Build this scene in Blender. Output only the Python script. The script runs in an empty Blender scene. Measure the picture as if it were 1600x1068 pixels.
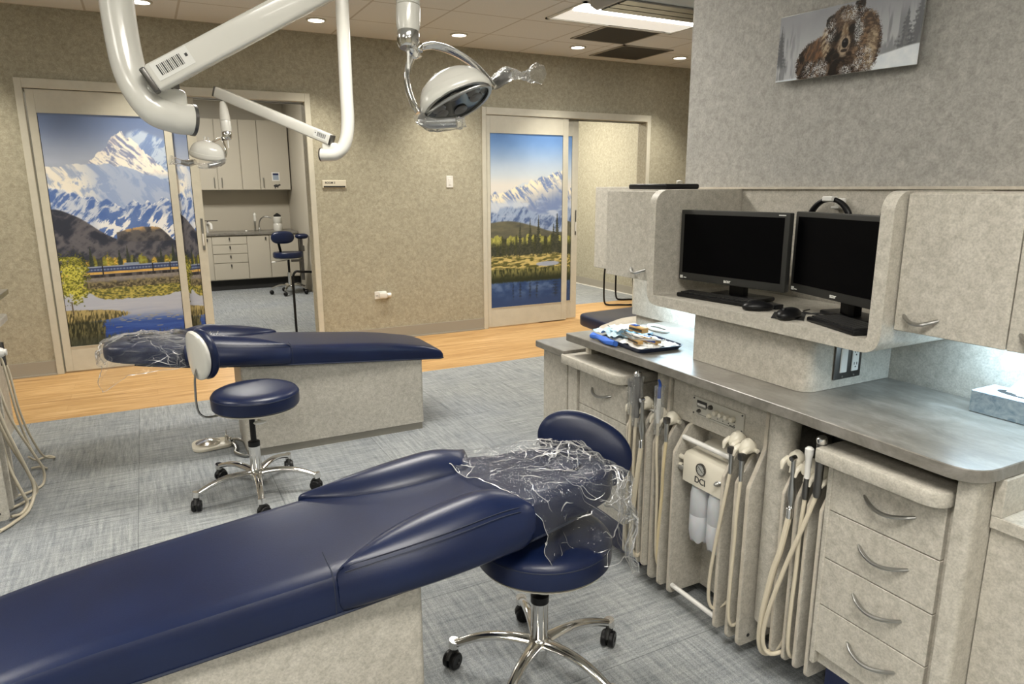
import bpy, bmesh, math, random
import numpy as np
from mathutils import Vector, Matrix, noise as mnoise
random.seed(7)
PI = math.pi
SC = bpy.context.scene
COL = SC.collection
# ------------------------------------------------------------------ camera
F, YAW, PIT, ROL, H = 1080.6, .4809, .2208, -.0038, 1.45
fw = Vector((math.sin(YAW)*math.cos(PIT), math.cos(YAW)*math.cos(PIT), -math.sin(PIT)))
rt = Vector((math.cos(YAW), -math.sin(YAW), 0))
up = rt.cross(fw)
c_, s_ = math.cos(ROL), math.sin(ROL)
r2 = rt*c_ + up*s_
u2 = -rt*s_ + up*c_
cam = bpy.data.cameras.new('camera')
cam.sensor_width = 36; cam.lens = F*36/1600; cam.clip_start = .05; cam.clip_end = 60
camo = bpy.data.objects.new('camera', cam); COL.objects.link(camo)
camo.matrix_world = Matrix(((r2.x, u2.x, -fw.x, 0), (r2.y, u2.y, -fw.y, 0), (r2.z, u2.z, -fw.z, H), (0, 0, 0, 1)))
SC.camera = camo
# ------------------------------------------------------------------ world and exposure
SC.view_settings.view_transform = 'Standard'; SC.view_settings.look = 'None'
SC.view_settings.gamma = 1; SC.view_settings.use_curve_mapping = False
SC.view_settings.exposure = 0.28
SC.cycles.use_denoising = True
SC.cycles.max_bounces = 8; SC.cycles.transparent_max_bounces = 16
SC.cycles.sample_clamp_indirect = 6
SC.cycles.caustics_reflective = False; SC.cycles.caustics_refractive = False
wd = bpy.data.worlds.new('world'); SC.world = wd; wd.use_nodes = True
wd.node_tree.nodes['Background'].inputs[0].default_value = (.9, .95, 1, 1)
wd.node_tree.nodes['Background'].inputs[1].default_value = .3
WARM = (1, .925, .77); NEUT = (1, .965, .885); COOL = (.62, .84, 1)
TROFFER_W, DOWN_W, UNDER_W = 27, 105, 2.7

# ------------------------------------------------------------------ helpers
WL = {}      # world location of every empty
WR = {}
def tag(o, label=None, cat=None, group=None, kind=None):
    if label: o['label'] = label
    if cat: o['category'] = cat
    if group: o['group'] = group
    if kind: o['kind'] = kind
    return o
def thing(name, label, cat, loc=(0, 0, 0), group=None, kind=None):
    o = bpy.data.objects.new(name, None); COL.objects.link(o)
    o.location = loc; o.empty_display_size = .05
    WL[o] = Vector(loc)
    return tag(o, label, cat, group, kind)
def smooth_mesh(me, ang=35):
    for p in me.polygons: p.use_smooth = True
    try: me.set_sharp_from_angle(angle=math.radians(ang))
    except Exception: pass
def obj(name, bm, m, parent=None, smooth=True, label=None, kind=None, origin=None):
    """link a bmesh built in world coordinates as ONE mesh object"""
    o_w = WL.get(parent, Vector((0, 0, 0))) if parent is not None else Vector((0, 0, 0))
    if origin is None:
        if parent is None:
            lo = Vector((min(v.co.x for v in bm.verts), min(v.co.y for v in bm.verts), min(v.co.z for v in bm.verts)))
            hi = Vector((max(v.co.x for v in bm.verts), max(v.co.y for v in bm.verts), 0))
            origin = Vector(((lo.x+hi.x)/2, (lo.y+hi.y)/2, lo.z))
        else: origin = o_w
    origin = Vector(origin)
    bmesh.ops.translate(bm, verts=bm.verts, vec=-origin)
    me = bpy.data.meshes.new(name); bm.to_mesh(me); bm.free()
    if m is not None: me.materials.append(m)
    if smooth: smooth_mesh(me)
    o = bpy.data.objects.new(name, me); COL.objects.link(o)
    if parent is not None:
        o.parent = parent; o.location = origin - o_w
    else: o.location = origin
    WL[o] = origin
    if label: o['label'] = label
    if kind: o['kind'] = kind
    return o
def struct(name, bm, m, parent=None, smooth=False):
    o = obj(name, bm, m, parent, smooth)
    if parent is None: o['kind'] = 'structure'
    return o
def copy_tree(o, parent=None):
    c = o.copy(); COL.objects.link(c)
    if parent is not None: c.parent = parent
    for ch in list(o.children): copy_tree(ch, c)
    return c
def B(): return bmesh.new()
def box(bm, a, b, bev=0, seg=2):
    x0, y0, z0 = [min(a[i], b[i]) for i in range(3)]; x1, y1, z1 = [max(a[i], b[i]) for i in range(3)]
    v = [bm.verts.new(p) for p in ((x0,y0,z0),(x1,y0,z0),(x1,y1,z0),(x0,y1,z0),(x0,y0,z1),(x1,y0,z1),(x1,y1,z1),(x0,y1,z1))]
    fs = [bm.faces.new([v[i] for i in q]) for q in ((3,2,1,0),(4,5,6,7),(0,1,5,4),(1,2,6,5),(2,3,7,6),(3,0,4,7))]
    if bev > 0:
        es = list({e for f in fs for e in f.edges})
        bmesh.ops.bevel(bm, geom=es, offset=bev, segments=seg, profile=.5, affect='EDGES')
    return bm
def obox(bm, c, dx, dy, dz, hx, hy, hz, bev=0, seg=2):
    """oriented box: centre, unit axes, half sizes"""
    t = B(); box(t, (-hx,-hy,-hz), (hx,hy,hz), bev, seg)
    M = Matrix((Vector(dx), Vector(dy), Vector(dz))).transposed().to_4x4(); M.translation = Vector(c)
    merge(bm, t, M); return bm
def merge(bm, t, M=None):
    me = bpy.data.meshes.new('t'); t.to_mesh(me); t.free()
    if M is not None: me.transform(M)
    bm.from_mesh(me); bpy.data.meshes.remove(me)
def frame_of(d):
    d = d.normalized(); a = Vector((0,0,1)) if abs(d.z) < .9 else Vector((1,0,0))
    x = a.cross(d).normalized(); return x, d.cross(x)
def catmull(P, n=6):
    P = [Vector(p) for p in P]
    if len(P) < 3: return P
    Q = [P[0]*2-P[1]] + P + [P[-1]*2-P[-2]]; out = []
    for i in range(1, len(Q)-2):
        for k in range(n):
            t = k/n; a, b, c, d = Q[i-1], Q[i], Q[i+1], Q[i+2]
            out.append(.5*((2*b)+(-a+c)*t+(2*a-5*b+4*c-d)*t*t+(-a+3*b-3*c+d)*t**3))
    out.append(P[-1]); return out
def tube(bm, pts, r, n=12, sm=6, cap=True, flat=1.0):
    """swept tube; r scalar or list per control point; flat squashes the second axis"""
    if sm:
        C = catmull(pts, sm)
        if hasattr(r, '__len__'):
            rr = np.interp(np.linspace(0, len(pts)-1, len(C)), range(len(pts)), r)
        else: rr = [r]*len(C)
    else:
        C = [Vector(p) for p in pts]; rr = r if hasattr(r, '__len__') else [r]*len(C)
    rings = []; px = None
    for i, p in enumerate(C):
        d = (C[min(i+1, len(C)-1)] - C[max(i-1, 0)])
        if d.length < 1e-9: d = Vector((0,0,1))
        d.normalize()
        if px is None: x, y = frame_of(d)
        else:
            x = px - d*px.dot(d)
            if x.length < 1e-6: x, y = frame_of(d)
            x.normalize(); y = d.cross(x)
        px = x
        rings.append([bm.verts.new(p + (x*math.cos(2*PI*k/n) + y*math.sin(2*PI*k/n)*flat)*rr[i]) for k in range(n)])
    for a, b in zip(rings, rings[1:]):
        for k in range(n): bm.faces.new((a[k], a[(k+1)%n], b[(k+1)%n], b[k]))
    if cap:
        bm.faces.new(rings[0][::-1]); bm.faces.new(rings[-1])
    return bm
def cyl(bm, a, b, r, r2=None, n=24): return tube(bm, [a, b], [r, r if r2 is None else r2], n, 0)
def lathe(bm, prof, c=(0,0,0), d=(0,0,1), n=32):
    """prof = [(radius, height)], around axis d from c"""
    d = Vector(d).normalized(); x, y = frame_of(d); c = Vector(c); rings = []
    for r, h in prof:
        if r < 1e-6: rings.append([bm.verts.new(c + d*h)])
        else: rings.append([bm.verts.new(c + d*h + (x*math.cos(2*PI*k/n)+y*math.sin(2*PI*k/n))*r) for k in range(n)])
    for a, b in zip(rings, rings[1:]):
        for k in range(n):
            k2 = (k+1) % n
            if len(a) == 1 and len(b) == 1: continue
            if len(a) == 1: bm.faces.new((a[0], b[k2], b[k]))
            elif len(b) == 1: bm.faces.new((a[k], a[k2], b[0]))
            else: bm.faces.new((a[k], a[k2], b[k2], b[k]))
    for R_, rev in ((rings[0], True), (rings[-1], False)):
        if len(R_) > 1: bm.faces.new(R_[::-1] if rev else R_)
    return bm
def prism(bm, pts, axis, lo, hi, bev=0, seg=2):
    """2D outline extruded along an axis. axis x: pts=(y,z); y: pts=(x,z); z: pts=(x,y)"""
    def P(p, h):
        return {'x': (h, p[0], p[1]), 'y': (p[0], h, p[1]), 'z': (p[0], p[1], h)}[axis]
    t = B()
    a = [t.verts.new(P(p, lo)) for p in pts]; b = [t.verts.new(P(p, hi)) for p in pts]
    f1 = t.faces.new(a[::-1]); f2 = t.faces.new(b); n = len(pts)
    for i in range(n): t.faces.new((a[i], a[(i+1)%n], b[(i+1)%n], b[i]))
    bmesh.ops.recalc_face_normals(t, faces=t.faces)
    if bev > 0:
        es = list(set(f1.edges) | set(f2.edges))
        bmesh.ops.bevel(t, geom=es, offset=bev, segments=seg, profile=.5, affect='EDGES')
    merge(bm, t); return bm
def rpoly(pts, n=6):
    """polygon with per-corner radius (x, y, r) -> points"""
    out = []; N = len(pts)
    for i in range(N):
        x, y, r = (tuple(pts[i]) + (0,))[:3]
        p = Vector((x, y)); a = Vector(pts[i-1][:2]) - p; b = Vector(pts[(i+1)%N][:2]) - p
        if r <= 0: out.append((x, y)); continue
        ang = a.angle(b); t = min(r/math.tan(ang/2), a.length*.49, b.length*.49); a.normalize(); b.normalize()
        p0 = p + a*t; p1 = p + b*t
        for k in range(n+1):
            s = k/n; q = p0*(1-s)**2 + p*2*s*(1-s) + p1*s*s; out.append((q.x, q.y))
    return out
def ellipsoid(bm, c, rx, ry, rz, rot=None, n=24, m=14, p=1.0):
    t = B(); lathe(t, [(max(0, math.sin(PI*i/m))**p, -math.cos(PI*i/m)) for i in range(m+1)], n=n)
    M = Matrix.Diagonal((rx, ry, rz, 1))
    if rot is not None: M = rot.to_4x4() @ M
    M = Matrix.Translation(Vector(c)) @ M
    merge(bm, t, M); return bm
def loft(bm, secs, closed=True, caps=True):
    R_ = [[bm.verts.new(p) for p in s] for s in secs]; n = len(R_[0])
    for a, b in zip(R_, R_[1:]):
        for k in range(n if closed else n-1): bm.faces.new((a[k], a[(k+1)%n], b[(k+1)%n], b[k]))
    if caps: bm.faces.new(R_[0][::-1]); bm.faces.new(R_[-1])
    return bm
def fix(bm): bmesh.ops.recalc_face_normals(bm, faces=bm.faces); return bm
def subsurf(o, n=1):
    m = o.modifiers.new('sub', 'SUBSURF'); m.levels = n; m.render_levels = n; return o
def text(name, body, size, mat4, m, parent, depth=.0006, bold=0):
    cu = bpy.data.curves.new(name, 'FONT'); cu.body = body; cu.size = size; cu.extrude = depth; cu.offset = bold
    t = bpy.data.objects.new(name, cu); COL.objects.link(t)
    dg = bpy.context.evaluated_depsgraph_get(); me = bpy.data.meshes.new_from_object(t.evaluated_get(dg))
    bpy.data.objects.remove(t)
    bm = B(); bm.from_mesh(me); bmesh.ops.transform(bm, matrix=mat4, verts=bm.verts)
    return obj(name, bm, m, parent, smooth=False)
def mat_axes(o, x, y, z):
    M = Matrix((Vector(x), Vector(y), Vector(z))).transposed().to_4x4(); M.translation = Vector(o); return M

# ------------------------------------------------------------------ materials
def newmat(name):
    m = bpy.data.materials.new(name); m.use_nodes = True
    return m, m.node_tree, m.node_tree.nodes['Principled BSDF']
def plain(name, col, rough=.5, metal=0, coat=0, spec=None, emit=None, estr=0):
    m, t, p = newmat(name)
    p.inputs['Base Color'].default_value = (*col, 1); p.inputs['Roughness'].default_value = rough
    p.inputs['Metallic'].default_value = metal; p.inputs['Coat Weight'].default_value = coat
    if spec is not None: p.inputs['Specular IOR Level'].default_value = spec
    if emit: p.inputs['Emission Color'].default_value = (*emit, 1); p.inputs['Emission Strength'].default_value = estr
    return m
def N(t, k, **kw):
    n = t.nodes.new(k)
    for a, b in kw.items(): setattr(n, a, b)
    return n
def ramp(t, stops, fac):
    r = N(t, 'ShaderNodeValToRGB'); e = r.color_ramp.elements
    e[0].position, e[0].color = stops[0][0], (*stops[0][1], 1)
    e[1].position, e[1].color = stops[-1][0], (*stops[-1][1], 1)
    for s, c in stops[1:-1]:
        q = e.new(s); q.color = (*c, 1)
    t.links.new(fac, r.inputs[0]); return r.outputs[0]
def coords(t, scale=(1, 1, 1), rot=(0, 0, 0)):
    tc = N(t, 'ShaderNodeTexCoord'); mp = N(t, 'ShaderNodeMapping')
    mp.inputs['Scale'].default_value = scale; mp.inputs['Rotation'].default_value = rot
    t.links.new(tc.outputs['Object'], mp.inputs[0]); return mp.outputs[0]
def noise(t, vec, scale, detail=5, rough=.6, dist=0):
    n = N(t, 'ShaderNodeTexNoise'); n.inputs['Scale'].default_value = scale; n.inputs['Detail'].default_value = detail
    n.inputs['Roughness'].default_value = rough; n.inputs['Distortion'].default_value = dist
    t.links.new(vec, n.inputs['Vector']); return n.outputs['Fac']
def mix(t, a, b, fac, mode='MIX'):
    m = N(t, 'ShaderNodeMix', data_type='RGBA', blend_type=mode)
    for s, v in ((0, fac), (6, a), (7, b)):
        if isinstance(v, (int, float)): m.inputs[s].default_value = v
        elif isinstance(v, tuple): m.inputs[s].default_value = (*v, 1)
        else: t.links.new(v, m.inputs[s])
    return m.outputs[2]
def bump(t, p, h, strength, dist=.002):
    b = N(t, 'ShaderNodeBump'); b.inputs['Strength'].default_value = strength; b.inputs['Distance'].default_value = dist
    t.links.new(h, b.inputs['Height']); t.links.new(b.outputs[0], p.inputs['Normal'])
def mottled(name, cols, scale, rough, speck=.35, dist=.4, stretch=(1,1,1), bmp=0, speckscale=6):
    m, t, p = newmat(name); v = coords(t, stretch)
    a = noise(t, v, scale, 9, .74, dist)
    base = ramp(t, [(.33, cols[0]), (.5, cols[1]), (.67, cols[2])], a)
    b = noise(t, v, scale*speckscale*.7, 3, .6)
    sp = ramp(t, [(.40, (.62,)*3), (.56, (1.0,)*3)], b)
    c = mix(t, base, sp, speck, 'MULTIPLY')
    t.links.new(c, p.inputs['Base Color']); p.inputs['Roughness'].default_value = rough
    if bmp: bump(t, p, b, bmp)
    return m
M = {}
M['laminate'] = mottled('laminate', ((.40,.375,.322), (.50,.472,.412), (.605,.572,.508)), 46, .42, .42)
M['wallcover'] = mottled('wallcovering', ((.31,.29,.215), (.40,.375,.29), (.50,.475,.375)), 34, .75, .38, .5, (1,1,1), .15)
M['wallgrey'] = mottled('wallcovering_grey', ((.315,.305,.28), (.395,.385,.358), (.49,.478,.445)), 38, .75, .38, .5, (1,1,1), .15)
M['counter'] = mottled('countertop_laminate', ((.135,.125,.108), (.195,.183,.16), (.265,.25,.228)), 7, .30, .3, .8, (1.6,.7,1), 0, 9)
M['edge'] = mottled('edge_band', ((.50,.455,.375), (.56,.51,.43), (.64,.59,.50)), 20, .4, .15)
M['trimpaint'] = mottled('door_trim', ((.55,.53,.455), (.58,.56,.48), (.61,.59,.51)), 3, .42, .1)
M['baseboard'] = plain('baseboard_vinyl', (.33,.31,.265), .5)
M['navyvinyl_m'] = None
def vinyl():
    m, t, p = newmat('navy_vinyl'); v = coords(t)
    n = noise(t, v, 260, 4, .6); w = noise(t, v, 5, 3, .5)
    c = ramp(t, [(.3, (.0035,.0085,.036)), (.7, (.0055,.013,.052))], w)
    t.links.new(c, p.inputs['Base Color']); p.inputs['Roughness'].default_value = .33
    p.inputs['Specular IOR Level'].default_value = .42
    bump(t, p, n, .18, .0012); return m
M['navy'] = vinyl()
M['navy_gloss'] = plain('navy_laminate', (.006,.014,.075), .35)
M['seam'] = plain('dark_thread', (.012,.018,.04), .6)
M['white'] = plain('white_enamel', (.70,.69,.64), .22, coat=.4)
M['cream'] = plain('cream_plastic', (.66,.62,.52), .32)
M['whiteplastic'] = plain('white_plastic', (.75,.74,.71), .3)
M['chrome'] = plain('chrome', (.72,.71,.69), .13, 1)
M['steel'] = plain('brushed_steel', (.42,.42,.41), .28, 1)
M['darksteel'] = plain('dark_steel', (.16,.155,.15), .35, 1)
M['black'] = plain('black_plastic', (.005,.005,.006), .38, spec=.3)
M['blackmatt'] = plain('black_rubber', (.012,.012,.012), .6)
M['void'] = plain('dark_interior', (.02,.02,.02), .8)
M['screen'] = plain('screen_glass', (.001,.001,.0015), .45, spec=.06)
M['bezel'] = plain('monitor_bezel', (.032,.032,.030), .4, spec=.35)
M['hose'] = plain('beige_hose', (.60,.54,.42), .4)
M['hoseold'] = plain('yellowed_hose', (.62,.52,.32), .4)
M['bottle'] = plain('frosted_bottle', (.52,.54,.57), .35)
M['bottle'].node_tree.nodes['Principled BSDF'].inputs['Subsurface Weight'].default_value = .2
M['ink'] = plain('dark_ink', (.03,.03,.03), .6)
M['light'] = plain('light_lens', (1,1,1), .5, emit=(1,.94,.84), estr=9)
M['lightcool'] = plain('undercabinet_lens', (1,1,1), .5, emit=COOL, estr=4)
M['label'] = plain('paper_label', (.75,.75,.72), .5)
M['bluetip'] = plain('blue_plastic', (.02,.07,.32), .35)
M['bluewrap'] = plain('blue_paper', (.05,.16,.62), .7)
M['paperblue'] = plain('light_blue_paper', (.50,.68,.78), .8)
M['gauze'] = plain('white_gauze', (.78,.78,.76), .9)
M['traynavy'] = plain('navy_tray', (.012,.025,.07), .3)
M['ochre'] = plain('ochre_plastic', (.50,.30,.10), .5)
M['lens'] = plain('smoked_lens', (.05,.055,.055), .12)
M['grille'] = plain('vent_grille', (.12,.11,.09), .7)
M['vent'] = M['grille']
M['lightwood'] = plain('pale_laminate', (.50,.46,.38), .45)
def tissue_box_mat():
    m, t, p = newmat('tissue_box_print'); v = coords(t, (1, 1, 1.5))
    n = noise(t, v, 26, 4, .6, 1.5)
    c = ramp(t, [(.35, (.30,.40,.52)), (.5, (.48,.58,.66)), (.64, (.62,.70,.76))], n)
    t.links.new(c, p.inputs['Base Color']); p.inputs['Roughness'].default_value = .5; return m
M['tissuebox'] = tissue_box_mat()
def ceiling_mat():
    m, t, p = newmat('ceiling_tiles')
    tc = N(t, 'ShaderNodeTexCoord'); sx = N(t, 'ShaderNodeSeparateXYZ'); t.links.new(tc.outputs['Object'], sx.inputs[0])
    outs = []
    for ax, off in ((0, .075), (1, .139)):
        a = N(t, 'ShaderNodeMath', operation='ADD'); t.links.new(sx.outputs[ax], a.inputs[0]); a.inputs[1].default_value = 61+off
        b = N(t, 'ShaderNodeMath', operation='MODULO'); t.links.new(a.outputs[0], b.inputs[0]); b.inputs[1].default_value = .61
        c = N(t, 'ShaderNodeMath', operation='LESS_THAN'); t.links.new(b.outputs[0], c.inputs[0]); c.inputs[1].default_value = .016
        outs.append(c)
    mx = N(t, 'ShaderNodeMath', operation='MAXIMUM'); t.links.new(outs[0].outputs[0], mx.inputs[0]); t.links.new(outs[1].outputs[0], mx.inputs[1])
    v = coords(t); n = noise(t, v, 120, 3, .7)
    tile = ramp(t, [(.3, (.66,.67,.66)), (.6, (.72,.725,.71))], n)
    c = mix(t, tile, (.50,.48,.44), mx.outputs[0])
    t.links.new(c, p.inputs['Base Color']); p.inputs['Roughness'].default_value = .85; return m
M['ceiling'] = ceiling_mat()
def carpet_mat():
    m, t, p = newmat('carpet_tiles')
    tc = N(t, 'ShaderNodeTexCoord')
    def lines(scale):
        mp = N(t, 'ShaderNodeMapping'); mp.inputs['Scale'].default_value = scale
        t.links.new(tc.outputs['Object'], mp.inputs[0]); return mp.outputs[0]
    a = noise(t, lines((70, 5, 1)), 1, 4, .7); b = noise(t, lines((5, 70, 1)), 1, 4, .7)
    ch = N(t, 'ShaderNodeTexChecker'); ch.inputs['Scale'].default_value = 1/.61
    t.links.new(tc.outputs['Object'], ch.inputs['Vector'])
    g = mix(t, mix(t, a, b, .38), mix(t, a, b, .62), ch.outputs['Fac'])
    fine = noise(t, lines((330, 190, 1)), 1, 2, .5)
    base = ramp(t, [(.34, (.20,.215,.225)), (.5, (.33,.345,.35)), (.66, (.47,.48,.475))], g)
    f2 = ramp(t, [(.36, (.42,.42,.42)), (.60, (1,1,1))], fine)
    c = mix(t, base, f2, .55, 'MULTIPLY')
    big = noise(t, tc.outputs['Object'], 1.2, 3, .5)
    c = mix(t, c, ramp(t, [(.3, (.85,.88,.95)), (.7, (1,1,.98))], big), .8, 'MULTIPLY')
    # tile joints
    sx = N(t, 'ShaderNodeSeparateXYZ'); t.links.new(tc.outputs['Object'], sx.inputs[0]); js = []
    for ax in (0, 1):
        q = N(t, 'ShaderNodeMath', operation='ADD'); t.links.new(sx.outputs[ax], q.inputs[0]); q.inputs[1].default_value = 61
        r = N(t, 'ShaderNodeMath', operation='MODULO'); t.links.new(q.outputs[0], r.inputs[0]); r.inputs[1].default_value = .61
        s = N(t, 'ShaderNodeMath', operation='LESS_THAN'); t.links.new(r.outputs[0], s.inputs[0]); s.inputs[1].default_value = .004; js.append(s)
    mx = N(t, 'ShaderNodeMath', operation='MAXIMUM'); t.links.new(js[0].outputs[0], mx.inputs[0]); t.links.new(js[1].outputs[0], mx.inputs[1])
    mm = N(t, 'ShaderNodeMath', operation='MULTIPLY'); t.links.new(mx.outputs[0], mm.inputs[0]); mm.inputs[1].default_value = .45
    c = mix(t, c, (.06,.065,.07), mm.outputs[0])
    t.links.new(c, p.inputs['Base Color']); p.inputs['Roughness'].default_value = .95
    p.inputs['Specular IOR Level'].default_value = .1
    bump(t, p, fine, .5, .003); return m
M['carpet'] = carpet_mat()
def wood_mat():
    m, t, p = newmat('oak_planks')
    tc = N(t, 'ShaderNodeTexCoord')
    mp = N(t, 'ShaderNodeMapping'); mp.inputs['Scale'].default_value = (1, 1, 1); t.links.new(tc.outputs['Object'], mp.inputs[0])
    br = N(t, 'ShaderNodeTexBrick'); br.inputs['Scale'].default_value = 1; br.inputs['Mortar Size'].default_value = .0012
    br.inputs['Brick Width'].default_value = 1.1; br.inputs['Row Height'].default_value = .15
    br.inputs['Color1'].default_value = (.42,.42,.42,1); br.inputs['Color2'].default_value = (.62,.62,.62,1); br.inputs['Mortar'].default_value = (.25,.25,.25,1)
    t.links.new(mp.outputs[0], br.inputs['Vector'])
    m2 = N(t, 'ShaderNodeMapping'); m2.inputs['Scale'].default_value = (1.2, 16, 1); t.links.new(tc.outputs['Object'], m2.inputs[0])
    n = noise(t, m2.outputs[0], 1.6, 7, .62, 1.2)
    g = mix(t, br.outputs['Color'], n, .7)
    c = ramp(t, [(.34, (.30,.16,.058)), (.5, (.47,.285,.118)), (.66, (.62,.41,.20))], g)
    t.links.new(c, p.inputs['Base Color']); p.inputs['Roughness'].default_value = .42; return m
M['wood'] = wood_mat()
def plastic_film(name='clear_film', hi=.5, dif=.022):
    m = bpy.data.materials.new(name); m.use_nodes = True; t = m.node_tree; t.nodes.clear()
    out = N(t, 'ShaderNodeOutputMaterial'); tr = N(t, 'ShaderNodeBsdfTransparent'); tr.inputs[0].default_value = (.93,.94,.95,1)
    gl = N(t, 'ShaderNodeBsdfGlossy'); gl.inputs['Roughness'].default_value = .07; gl.inputs[0].default_value = (1,1,1,1)
    df = N(t, 'ShaderNodeBsdfDiffuse'); df.inputs[0].default_value = (.85,.85,.84,1)
    v = coords(t); n = noise(t, v, 22, 4, .55, 1.5)
    b = N(t, 'ShaderNodeBump'); b.inputs['Strength'].default_value = .9; b.inputs['Distance'].default_value = .012; t.links.new(n, b.inputs['Height'])
    t.links.new(b.outputs[0], gl.inputs['Normal'])
    lw = N(t, 'ShaderNodeLayerWeight'); lw.inputs['Blend'].default_value = .22; t.links.new(b.outputs[0], lw.inputs['Normal'])
    mr = N(t, 'ShaderNodeMapRange'); mr.inputs[1].default_value = .12; mr.inputs[3].default_value = .03; mr.inputs[4].default_value = hi
    t.links.new(lw.outputs['Fresnel'], mr.inputs[0])
    m1 = N(t, 'ShaderNodeMixShader'); t.links.new(mr.outputs[0], m1.inputs[0]); t.links.new(tr.outputs[0], m1.inputs[1]); t.links.new(gl.outputs[0], m1.inputs[2])
    m2 = N(t, 'ShaderNodeMixShader'); m2.inputs[0].default_value = dif; t.links.new(m1.outputs[0], m2.inputs[1]); t.links.new(df.outputs[0], m2.inputs[2])
    t.links.new(m2.outputs[0], out.inputs[0]); return m
M['film'] = plastic_film(); M['sleeve'] = plastic_film('sleeve_film', .85, .10)
def crease_glint_mat():  # whitish material painting the sharp highlights along film folds
    m = bpy.data.materials.new('film_crease_glint'); m.use_nodes = True; t = m.node_tree; t.nodes.clear()
    out = N(t, 'ShaderNodeOutputMaterial'); tr = N(t, 'ShaderNodeBsdfTransparent'); gl = N(t, 'ShaderNodeBsdfGlossy'); gl.inputs['Roughness'].default_value = .25
    df = N(t, 'ShaderNodeBsdfDiffuse'); df.inputs[0].default_value = (.9,.9,.9,1)
    m1 = N(t, 'ShaderNodeMixShader'); m1.inputs[0].default_value = .5; t.links.new(gl.outputs[0], m1.inputs[1]); t.links.new(df.outputs[0], m1.inputs[2])
    m2 = N(t, 'ShaderNodeMixShader'); m2.inputs[0].default_value = .6; t.links.new(tr.outputs[0], m2.inputs[1]); t.links.new(m1.outputs[0], m2.inputs[2])
    t.links.new(m2.outputs[0], out.inputs[0]); return m
M['crease_glint'] = crease_glint_mat()
def paint_mat(name, rough=.3):
    m, t, p = newmat(name); a = N(t, 'ShaderNodeAttribute'); a.attribute_name = 'paint'
    t.links.new(a.outputs['Color'], p.inputs['Base Color']); p.inputs['Roughness'].default_value = rough
    return m

# ------------------------------------------------------------------ painted pictures (numpy)
def vnoise(x, y, seed):
    rs = np.random.RandomState(seed); T = rs.rand(256, 256)
    xi = np.floor(x).astype(int); yi = np.floor(y).astype(int); fx = x-xi; fy = y-yi
    fx = fx*fx*(3-2*fx); fy = fy*fy*(3-2*fy)
    g = lambda a, b: T[a % 256, b % 256]
    return (g(xi,yi)*(1-fx)+g(xi+1,yi)*fx)*(1-fy) + (g(xi,yi+1)*(1-fx)+g(xi+1,yi+1)*fx)*fy
def fbm(x, y, seed, o=5, g=.5):
    s = 0; a = 1; t = 0
    for k in range(o):
        s = s + a*vnoise(x*2**k, y*2**k, seed+k); t += a; a *= g
    return s/t
def lin(c):
    c = np.clip(c, 0, 1); return np.where(c <= .04045, c/12.92, ((c+.055)/1.055)**2.4)
def C3(*c): return np.array(c, float)/255
def lay(img, mask, col):
    m = np.clip(mask, 0, 1)[..., None]; return img*(1-m) + col*m
def sst(a, b, x):
    t = np.clip((x-a)/(b-a), 0, 1); return t*t*(3-2*t)
def mixc(a, b, t): return a*(1-t[..., None]) + b*t[..., None]
def ridge(x, y, seed, o=5, g=.55):
    s = 0; a = 1; t = 0
    for k in range(o):
        s = s + a*(1-np.abs(vnoise(x*2**k, y*2**k, seed+k)*2-1)); t += a; a *= g
    return s/t
def snowface(X, Y, seed, dx, f, lo=.50, hi=.72):
    """streaked snow: flutes running down-slope, slanted by dx"""
    w = fbm(X*f*.5, Y*f*.5, seed+50, 3)*.9
    r = ridge(X*f+Y*f*dx+w, Y*f*.42-X*f*.2*dx+w, seed, 5, .62)
    return sst(lo, hi, r)
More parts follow.
